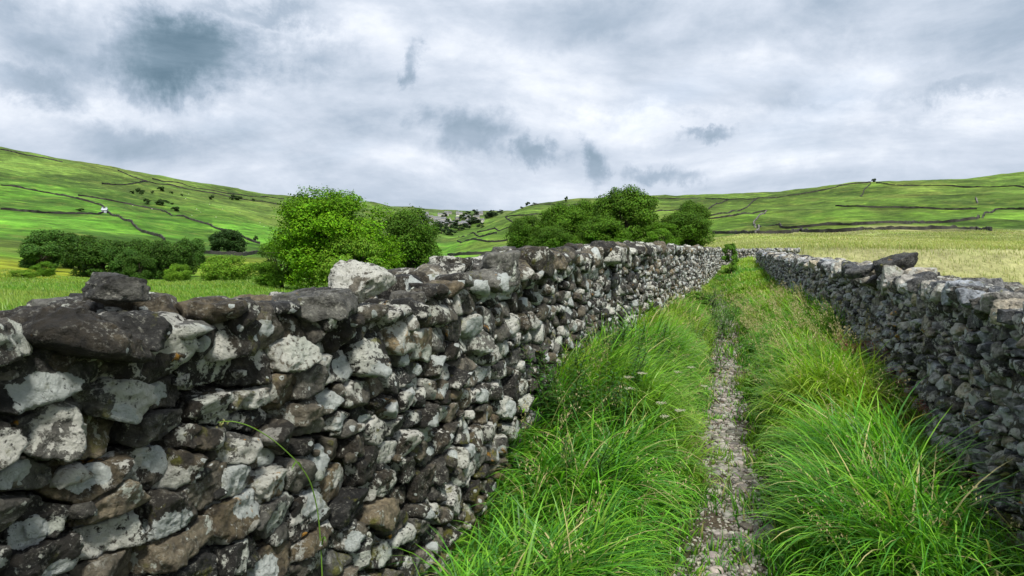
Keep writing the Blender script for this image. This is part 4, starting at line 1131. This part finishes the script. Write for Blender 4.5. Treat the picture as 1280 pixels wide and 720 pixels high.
# shrub on the end of the left wall by the lane bend
sh = tree_meshes(12, 1.0, 0.36, 5000, 0.042, (0.085, 0.20, 0.02), nclump=22, low=0.0)
def put_shrub(px, ptop, Y, w, label):
    x = (px - 640) / F * Y; z = float(lane_h(np.array([x]), np.array([Y]))[0]) if Y < 33 else float(H(np.array([x]), np.array([Y]))[0])
    tz = EYE + (HZ - ptop) * Y / F; hh = tz - z; s = (w / 2 * Y / F) / 0.36
    r = empty('shrub', (x, Y, z), label, 'shrub'); r.scale = (s, s, hh); obj('trunk', sh[0], r); obj('crown', sh[1], r)
put_shrub(913, 302, 26.5, 22, 'green leafy shrub at the far end of the left wall where the lane narrows')
put_shrub(868, 365, 14.0, 46, 'low bushy green shrub in the left verge halfway along the lane')
put_shrub(800, 372, 9.2, 50, 'green shrub in the verge against the farther left wall')

# ---- far bushes, each low detail
fb = tree_meshes(31, 5, 3.4, 1100, 0.6, (0.028, 0.060, 0.016), nclump=16, low=0.0)
fb2 = tree_meshes(32, 8, 4.0, 1300, 0.7, (0.034, 0.066, 0.026), nclump=16, low=0.0)
def far_bush(px, py, w, h, label, group, mm=fb, hh0=5, rw0=3.4, name='hill_bush', cat='bush', y0=100):
    p = hit(px, py, y0); m = p[1] / F
    r = empty(name, Vector(p) - Vector((0, 0, 0.3)), label, cat, group); r.scale = (w * m / 2 / rw0,) * 2 + (h * m / hh0,)
    r.rotation_euler = (0, 0, random.uniform(0, 6.28))
    obj('trunk', mm[0], r); obj('crown', mm[1], r)
GL = 'bushes dotted over the left hillside'
for (px, py, w, h) in [(174, 243, 13, 8), (165, 242, 6, 4), (191, 242, 5, 4), (201, 239, 9, 6), (214, 242, 5, 3), (184, 255, 10, 7), (204, 257, 15, 8), (197, 256, 7, 5), (215, 256, 5, 3),
                       (219, 264, 11, 6), (265, 250, 8, 6), (292, 249, 10, 6), (299, 251, 12, 6), (289, 250, 6, 4), (317, 252, 5, 4), (320, 303, 7, 9), (101, 264, 11, 4), (227, 245, 4, 3)]:
    far_bush(px, py, w, h, 'small dark bush dotted on the open left hillside', GL)
for (px, py, w, h) in [(708, 252, 5, 7), (660, 256, 7, 5), (668, 256, 6, 3), (1092, 228, 6, 5), (652, 261, 6, 3)]:
    far_bush(px, py, w, h, 'tiny dark bush standing on the skyline of the right hill', 'bushes on the right skyline')
for k in range(24):
    px = random.uniform(497, 628); py = random.uniform(268, 287) + (3 if px < 560 else 0)
    if px > 602: py = min(py, 266 + (628 - px) * 0.4)
    far_bush(px, py, random.uniform(8, 16), random.uniform(5, 9), 'dark tree among the houses of the distant village', 'trees around the far village', fb2, 8, 4.0, 'village_tree', 'tree', 1000)
for (px, py, w, h) in [(562, 294, 18, 12), (552, 292, 16, 12), (574, 288, 14, 8), (585, 283, 16, 8), (595, 279, 14, 7), (545, 288, 16, 12), (567, 285, 12, 8)]:
    far_bush(px, py, w, h, 'dark tree in the wooded valley below the distant village', 'trees below the far village', fb2, 8, 4.0, 'valley_tree', 'tree', 600)

# ------------------------------------------------------------------ village
def house_mesh(w, d, h, rh, wallc, roofc):
    hw, hd = w / 2, d / 2
    V = np.array([[-hw, -hd, -2], [hw, -hd, -2], [hw, hd, -2], [-hw, hd, -2], [-hw, -hd, h], [hw, -hd, h], [hw, hd, h], [-hw, hd, h], [-hw, 0, h + rh], [hw, 0, h + rh]], float)
    a = MB(); a.add(V, [np.array([[0, 1, 5, 4], [1, 2, 6, 5], [2, 3, 7, 6], [3, 0, 4, 7]]), np.array([[4, 8, 7], [5, 6, 9]])], wallc)
    e = 0.35; R = np.array([[-hw - e, -hd - e, h - 0.2], [hw + e, -hd - e, h - 0.2], [hw + e, 0, h + rh + 0.12], [-hw - e, 0, h + rh + 0.12], [hw + e, hd + e, h - 0.2], [-hw - e, hd + e, h - 0.2]], float)
    R2 = R - [0, 0, 0.25]
    b = MB(); b.add(np.concatenate([R, R2]), [np.array([[0, 1, 2, 3], [3, 2, 4, 5], [7, 6, 9, 8], [8, 9, 11, 10], [0, 6, 7, 1], [5, 4, 10, 11], [0, 3, 9, 6], [3, 5, 11, 9], [1, 7, 8, 2], [2, 8, 10, 4]])], roofc)
    for sx in (-hw * 0.8, hw * 0.75):
        c = np.array([[x, y, z] for z in (h + rh * 0.6, h + rh + 1.2) for x, y in ((-.5, -.4), (.5, -.4), (.5, .4), (-.5, .4))]) + [sx, 0, 0]
        a.add(c, np.array([[0, 1, 5, 4], [1, 2, 6, 5], [2, 3, 7, 6], [3, 0, 4, 7], [4, 5, 6, 7]]), wallc)
    g = MB()
    for fx in (-0.32, 0.0, 0.32):
        for fz in (0.22, 0.62):
            if fx == 0 and fz < 0.3: continue
            x = fx * w; z = fz * h
            g.add(np.array([[x - .5, -hd - .04, z], [x + .5, -hd - .04, z], [x + .5, -hd - .04, z + 1.1], [x - .5, -hd - .04, z + 1.1]]), np.array([[0, 1, 2, 3]]), (0.02, 0.025, 0.03))
    return a.mesh('wall', M_house, False), b.mesh('roof', M_house, False), g.mesh('window', M_house, False)
HM = [house_mesh(13, 8, 5.5, 3, (0.34, 0.32, 0.29), (0.13, 0.135, 0.15)), house_mesh(18, 8, 5.5, 3, (0.42, 0.41, 0.38), (0.15, 0.155, 0.17)), house_mesh(9, 7, 5, 3, (0.55, 0.54, 0.5), (0.10, 0.10, 0.11))]
for k in range(70):
    px = random.uniform(516, 602); py = random.uniform(267, 283)
    if px > 585 : py = min(py, 278)
    p = hit(px, py, 1000)
    kd = [0, 1, 0, 2, 1][k % 5]
    r = empty('stone_house', p, 'pale house with a grey slate roof in the far village' if kd == 2 else 'grey stone house with a slate roof in the far village', 'house', 'white houses of the far village' if kd == 2 else 'grey houses of the far village')
    r.rotation_euler = (0, 0, random.choice([0.2, -0.3, 0.5, 1.4]) + random.uniform(-.2, .2))
    for nm, me in zip(('wall', 'roof'), HM[kd]): obj(nm, me, r)
bm_ = house_mesh(3.4, 4.0, 2.4, 0.8, (0.34, 0.36, 0.40), (0.40, 0.43, 0.48))
p = hit(131, 266, 100); r = empty('stone_barn', p, 'small pale barn at the corner where two walls meet on the left hillside', 'barn'); r.rotation_euler = (0, 0, 0.3)
for nm, me in zip(('wall', 'roof'), bm_): obj(nm, me, r)

# ------------------------------------------------------------------ far field walls
def far_wall(pts, label, hgt=1.45, thick=0.8, c=(0.05, 0.047, 0.042)):
    P = np.array([hit(px, py) for px, py in pts])
    # resample
    seg = np.hypot(*np.diff(P[:, :2], axis=0).T); S = np.concatenate([[0], np.cumsum(seg)]); L = S[-1]
    n = int(np.clip(L / 2.2, 12, 900)); s = np.linspace(0, L, n)
    X = np.interp(s, S, P[:, 0]); Y = np.interp(s, S, P[:, 1])
    k = np.ones(5) / 5
    if n > 30:
        X[2:-2] = np.convolve(X, k, 'valid'); Y[2:-2] = np.convolve(Y, k, 'valid')
    X += 0.5 * vnoise(s / 9, s * 0, None, 3); Z = H(X, Y)
    tx, ty = np.gradient(X), np.gradient(Y); l = np.hypot(tx, ty) + 1e-9; nx, ny = -ty / l, tx / l
    hh = hgt * (1 + 0.22 * fbm(s / 3.0, s * 0 + len(pts), None, 3, int(L) % 97))
    V = []
    for a, b in ((-0.5, -0.6), (-0.42, 1.0), (0.42, 1.0), (0.5, -0.6)):
        V.append(np.stack([X + nx * a * thick, Y + ny * a * thick, Z + (hh if b > 0 else np.full(n, b))], 1))
    V = np.stack(V, 1).reshape(-1, 3); b = np.arange(n - 1)[:, None] * 4
    q = np.concatenate([b + np.array([0, 4, 5, 1]), b + np.array([1, 5, 6, 2]), b + np.array([2, 6, 7, 3])])
    col = np.array(c) * np.repeat(1 + 0.6 * vnoise(s / 2.3, s * 0, None, 9), 4)[:, None]
    o = obj('field_wall', mesh_from('field_wall', V, [np.concatenate([q, [[0, 1, 2, 3]], [[4 * n - 4, 4 * n - 3, 4 * n - 2, 4 * n - 1]]])], M_farwall, np.clip(col, 0.01, 1), False, loc=[X[0], Y[0], Z[0]]), None, (X[0], Y[0], Z[0]))
    tag(o, label, 'field wall', 'dry stone walls dividing the hill fields', 'thing')
LW = [
 ([(0, 232), (30, 236), (67, 243), (97, 249), (127, 257), (133, 264), (137, 268), (167, 282), (187, 293), (206, 301)], 'long wall slanting down the left hill past the pale barn'),
 ([(0, 262), (33, 265), (67, 267), (113, 268), (129, 266)], 'wall running level from the left edge to the pale barn'),
 ([(97, 245), (133, 250), (167, 257), (200, 263), (233, 273), (263, 282), (283, 289), (303, 297), (325, 305)], 'wall descending the left hill above the lone round tree'),
 ([(127, 230), (160, 231), (187, 228), (213, 231), (240, 238), (267, 242), (290, 247), (320, 252), (350, 256), (372, 257)], 'highest long wall crossing the left hill above the dotted bushes'),
 ([(147, 213), (173, 224), (187, 228)], 'short wall climbing to the left skyline'),
 ([(190, 224), (217, 228), (247, 236), (283, 242), (330, 246), (355, 249)], 'wall following just under the left skyline'),
 ([(0, 187), (25, 193), (50, 197), (78, 203)], 'dark wall along the very top of the left hill'),
 ([(240, 315), (267, 318), (300, 320), (327, 317)], 'low wall below the lone round tree in the valley field'),
 ([(815, 248), (852, 249), (880, 248), (909, 250), (945, 249), (985, 245), (1017, 240), (1044, 235), (1063, 230), (1088, 228)], 'long wall rising along the skyline of the right hill to its knoll'),
 ([(1095, 229), (1116, 232), (1155, 233), (1204, 234), (1247, 234), (1284, 235)], 'dark wall level along the top of the right hill from the knoll to the edge'),
 ([(885, 262), (899, 255), (909, 251)], 'short slanting wall on the right hill nearest the round tree'),
 ([(929, 262), (939, 254), (945, 250)], 'short slanting wall up the right hill, second from the round tree'),
 ([(885, 271), (903, 267), (929, 262)], 'wall linking the two short slanting walls on the right hill'),
 ([(885, 274), (919, 270), (945, 266), (958, 264)], 'wall running from the round tree to the crooked wall corner'),
 ([(958, 264), (947, 273), (942, 278), (948, 285), (945, 293)], 'crooked pale wall zigzagging down the right hill above the lane end'),
 ([(949, 284), (978, 286), (1001, 285), (1017, 283), (1044, 281), (1070, 282), (1103, 279), (1129, 280), (1149, 279), (1175, 279), (1201, 277), (1221, 274), (1231, 267), (1247, 262), (1284, 262)], 'long wavy wall that steps up towards the right edge of the hill'),
 ([(888, 292), (912, 292), (945, 293), (968, 293), (988, 292), (1001, 288), (1008, 291), (1031, 291), (1070, 289), (1109, 287), (1149, 288), (1188, 286), (1221, 286), (1240, 289)], 'lowest long wall bounding the golden field on the right'),
 ([(1088, 230), (1080, 238), (1075, 246)], 'short wall dropping from the knoll on the right skyline'),
 ([(1044, 258), (1076, 259), (1122, 260), (1221, 262)], 'faint low wall across the middle of the right hill'),
 ([(1219, 248), (1222, 254)], 'tiny broken pale wall high on the right hill'),
 ([(662, 258), (690, 256), (722, 256), (740, 256)], 'dark wall on the skyline left of the farther tree clump'),
 ([(631, 272), (659, 270), (687, 268), (709, 262), (721, 257)], 'wall climbing the terraced hill to the skyline above the farther trees'),
 ([(573, 296), (596, 295), (621, 292)], 'terrace wall low on the middle hill, beside the wooded valley'),
 ([(571, 302), (603, 302), (634, 301)], 'lower terrace wall of the middle hill'),
 ([(596, 291), (618, 286), (643, 284)], 'upper terrace wall of the middle hill'),
 ([(631, 272), (638, 277), (645, 280)], 'short crooked wall on the middle hill'),
 ([(559, 319), (587, 319), (621, 317)], 'lowest terrace wall just above the left lane wall'),
 ([(815, 266), (834, 264), (850, 262)], 'short wall seen between the farther trees'),
]
for pts, lab in LW: far_wall(pts, lab, c=(0.13, 0.125, 0.115) if 'pale' in lab and 'barn' not in lab else (0.045, 0.043, 0.038))

# pale fence-like water trough free; sheep
def sheep_mesh():
    mb = MB(); U_, Fa = ICO[2]
    P = U_ * [0.55, 0.27, 0.29]; P = P * (1 + 0.05 * vnoise(U_[:, 0] * 6, U_[:, 1] * 6, U_[:, 2] * 6, 1))[:, None] + [0, 0, 0.58]
    mb.add(P, Fa, (0.62, 0.60, 0.52))
    U1, F1 = ICO[1]; mb.add(U1 * [0.17, 0.09, 0.10] + [0.62, 0, 0.42], F1, (0.5, 0.48, 0.42))
    tube([[0.4, 0, 0.62], [0.56, 0, 0.50]], [0.14, 0.10], (0.6, 0.58, 0.5), mb, 6)
    for x in (-0.36, 0.36):
        for y in (-0.14, 0.14): tube([[x, y, 0.42], [x - 0.03, y, 0.2], [x, y, 0]], [0.07, 0.045, 0.04], (0.35, 0.33, 0.28), mb, 5)
    return mb.mesh('sheep', M_fleece)
SM = sheep_mesh()
for (px, py) in [(228, 241), (236, 243), (246, 262), (251, 266), (262, 256), (278, 262), (283, 244), (240, 270), (232, 249), (270, 272), (300, 266), (330, 284), (325, 279), (166, 258), (190, 262)]:
    p = hit(px, py, 150); o = obj('sheep', SM, None, p); o.rotation_euler = (0, 0, random.uniform(0, 6.28)); o.scale = (1.0,) * 3
    tag(o, 'tiny white sheep grazing on the open left hillside', 'sheep', 'sheep on the left hillside')

# ------------------------------------------------------------------ sky
SUN_EL, SUN_AZ = math.radians(56), math.radians(164)   # azimuth clockwise from +Y
world = bpy.data.worlds.new("World"); scene.world = world; world.use_nodes = True
wn = world.node_tree; wn.nodes.clear(); g = NT(wn)
geo = g.n('ShaderNodeTexCoord').outputs['Generated']
sx = g.n('ShaderNodeSeparateXYZ'); g.inp(sx.inputs[0], geo)
dx, dy, dz = sx.outputs
sky = g.n('ShaderNodeTexSky', sky_type='NISHITA'); sky.sun_disc = False
sky.sun_elevation = SUN_EL; sky.sun_rotation = SUN_AZ; sky.altitude = 300; sky.air_density = 1.0; sky.dust_density = 1.5
zc = g.math('ADD', g.math('MAXIMUM', dz, 0.0), 0.16)
cp = g.n('ShaderNodeCombineXYZ'); g.inp(cp.inputs[0], g.math('DIVIDE', dx, zc)); g.inp(cp.inputs[1], g.math('DIVIDE', dy, zc)); cp.inputs[2].default_value = 3.7
P = cp.outputs[0]
n1 = g.noise(P, 0.55, 12, 0.60, 0.5)
n2 = g.noise(g.vm('MULTIPLY', geo, (1, 1, 2.3)), 4.6, 12, 0.60, 0.25)
n3 = g.noise(g.vm('ADD', P, (17, 9, 4)), 0.9, 6, 0.5, 0.2)
mixn = g.math('ADD', g.math('MULTIPLY', n1, 0.55), g.math('MULTIPLY', n2, 0.45))
# picture-independent bearing / elevation for the named clouds
az = g.math('ARCTAN2', dx, dy); el = g.math('ARCSINE', dz)
wob = g.n('ShaderNodeSeparateColor'); g.inp(wob.inputs[0], g.noise(geo, 9.0, 10, 0.66, 0.2, out='Color'))
azw = g.math('ADD', az, g.math('MULTIPLY', g.math('SUBTRACT', wob.outputs[0], 0.5), 0.20))
elw = g.math('ADD', el, g.math('MULTIPLY', g.math('SUBTRACT', wob.outputs[1], 0.5), 0.14))
def blob(px, py, rx, ry, soft=0.6):
    a0 = math.atan((px - 640) / F); d = ray(px, py); e0 = math.asin(d[2] / np.linalg.norm(d))
    ax = g.math('DIVIDE', g.math('SUBTRACT', azw, a0), rx / F); ey = g.math('DIVIDE', g.math('SUBTRACT', elw, e0), ry / F)
    r = g.math('SQRT', g.math('ADD', g.math('MULTIPLY', ax, ax), g.math('MULTIPLY', ey, ey)))
    return g.mr(r, 1.0 + soft * 0.5, 1.0 - soft, smooth=True)
darks = None
for (px, py, rx, ry, st, so) in [(246, 66, 106, 46, 0.80, 0.78), (60, 45, 110, 45, 0.40, 0.9), (20, 105, 90, 22, 0.40, 0.8), (592, 170, 50, 38, 0.42, 0.7), (672, 200, 30, 18, 0.42, 0.7), (745, 205, 22, 30, 0.44, 0.7), (828, 218, 36, 12, 0.36, 0.8),
                             (880, 163, 40, 10, 0.40, 0.8), (526, 90, 18, 20, 0.36, 0.8), (1200, 100, 60, 16, 0.26, 0.9), (388, 62, 50, 20, 0.25, 0.9), (180, 178, 60, 24, 0.22, 1.0), (930, 60, 260, 70, 0.27, 1.0), (1240, 40, 170, 50, 0.28, 1.0), (760, 20, 200, 40, 0.24, 1.0), (560, 235, 150, 26, 0.15, 1.0), (950, 222, 90, 18, 0.14, 1.0), (320, 12, 90, 14, 0.3, 0.9)]:
    b = g.math('MULTIPLY', blob(px, py, rx, ry, so), st)
    darks = b if darks is None else g.math('MAXIMUM', darks, b)
brights = None
for (px, py, rx, ry, st) in [(410, 60, 160, 50, 0.10), (820, 152, 130, 22, 0.10), (1010, 75, 160, 30, 0.16), (120, 130, 120, 20, 0.15), (1150, 130, 200, 20, 0.12), (470, 130, 140, 40, 0.1)]:
    b = g.math('MULTIPLY', blob(px, py, rx, ry, 1.0), st)
    brights = b if brights is None else g.math('MAXIMUM', brights, b)
v = g.mr(mixn, 0.34, 0.66, 0.0, 1.0)
v = g.math('ADD', g.math('MULTIPLY', v, 0.54), 0.34)
v = g.math('ADD', v, brights)
dk = g.math('MULTIPLY', darks, g.mr(n2, 0.3, 0.66, 1.45, 0.95), clamp=True)
v = g.math('ADD', g.math('MULTIPLY', v, g.math('SUBTRACT', 1.0, dk)), g.math('MULTIPLY', dk, 0.06))
# smoother, greyer towards the horizon
hz = g.mr(el, 0.0, 0.16)
v = g.math('ADD', g.math('MULTIPLY', v, g.mr(hz, 0, 1, 0.55, 1.0)), g.mr(hz, 0, 1, 0.23, 0.0))
cc = g.ramp(v, [(0.0, (0.055, 0.110, 0.155)), (0.22, (0.165, 0.235, 0.30)), (0.42, (0.31, 0.375, 0.46)), (0.62, (0.50, 0.55, 0.63)), (0.82, (0.74, 0.765, 0.81)), (1.0, (0.93, 0.93, 0.94))])
CL = 0.385   # cloud radiance scale
cc = g.mix(1.0, cc, (CL, CL, CL), 'MULTIPLY')
sb = g.n('ShaderNodeBackground'); g.inp(sb.inputs[0], sky.outputs[0]); sb.inputs[1].default_value = 0.08
cb = g.n('ShaderNodeBackground'); g.inp(cb.inputs[0], cc); cb.inputs[1].default_value = 1.0
mx = g.n('ShaderNodeMixShader'); cover = g.mr(n3, 0.60, 0.80, 1.0, 0.90)
g.inp(mx.inputs[0], cover); wn.links.new(sb.outputs[0], mx.inputs[1]); wn.links.new(cb.outputs[0], mx.inputs[2])
wo = g.n('ShaderNodeOutputWorld'); wn.links.new(mx.outputs[0], wo.inputs[0])
world.cycles.sampling_method = 'MANUAL'; world.cycles.sample_map_resolution = 512

sl = bpy.data.lights.new('sun', 'SUN'); sl.energy = 1.5; sl.angle = math.radians(10); sl.color = (1.0, 0.95, 0.87)
so = bpy.data.objects.new('sun', sl); COL.objects.link(so)
sd = Vector((math.sin(SUN_AZ) * math.cos(SUN_EL), math.cos(SUN_AZ) * math.cos(SUN_EL), math.sin(SUN_EL)))
so.rotation_euler = sd.to_track_quat('Z', 'Y').to_euler(); so.location = sd * 50

# ------------------------------------------------------------------ camera
cam = bpy.data.cameras.new('camera'); cam.sensor_width = 36; cam.lens = 24; cam.clip_start = 0.05; cam.clip_end = 12000
co = bpy.data.objects.new('camera', cam); COL.objects.link(co); co.location = (0, 0, EYE)
co.rotation_euler = (math.pi / 2 - PITCH, 0, 0); scene.camera = co
vs = scene.view_settings; vs.view_transform = 'Standard'; vs.look = 'None'; vs.exposure = 1.88; vs.gamma = 1.0
scene.render.engine = 'CYCLES'
cy = scene.cycles; cy.max_bounces = 5; cy.diffuse_bounces = 2; cy.glossy_bounces = 1; cy.transmission_bounces = 3; cy.transparent_max_bounces = 4
cy.use_denoising = True; cy.caustics_reflective = False; cy.caustics_refractive = False
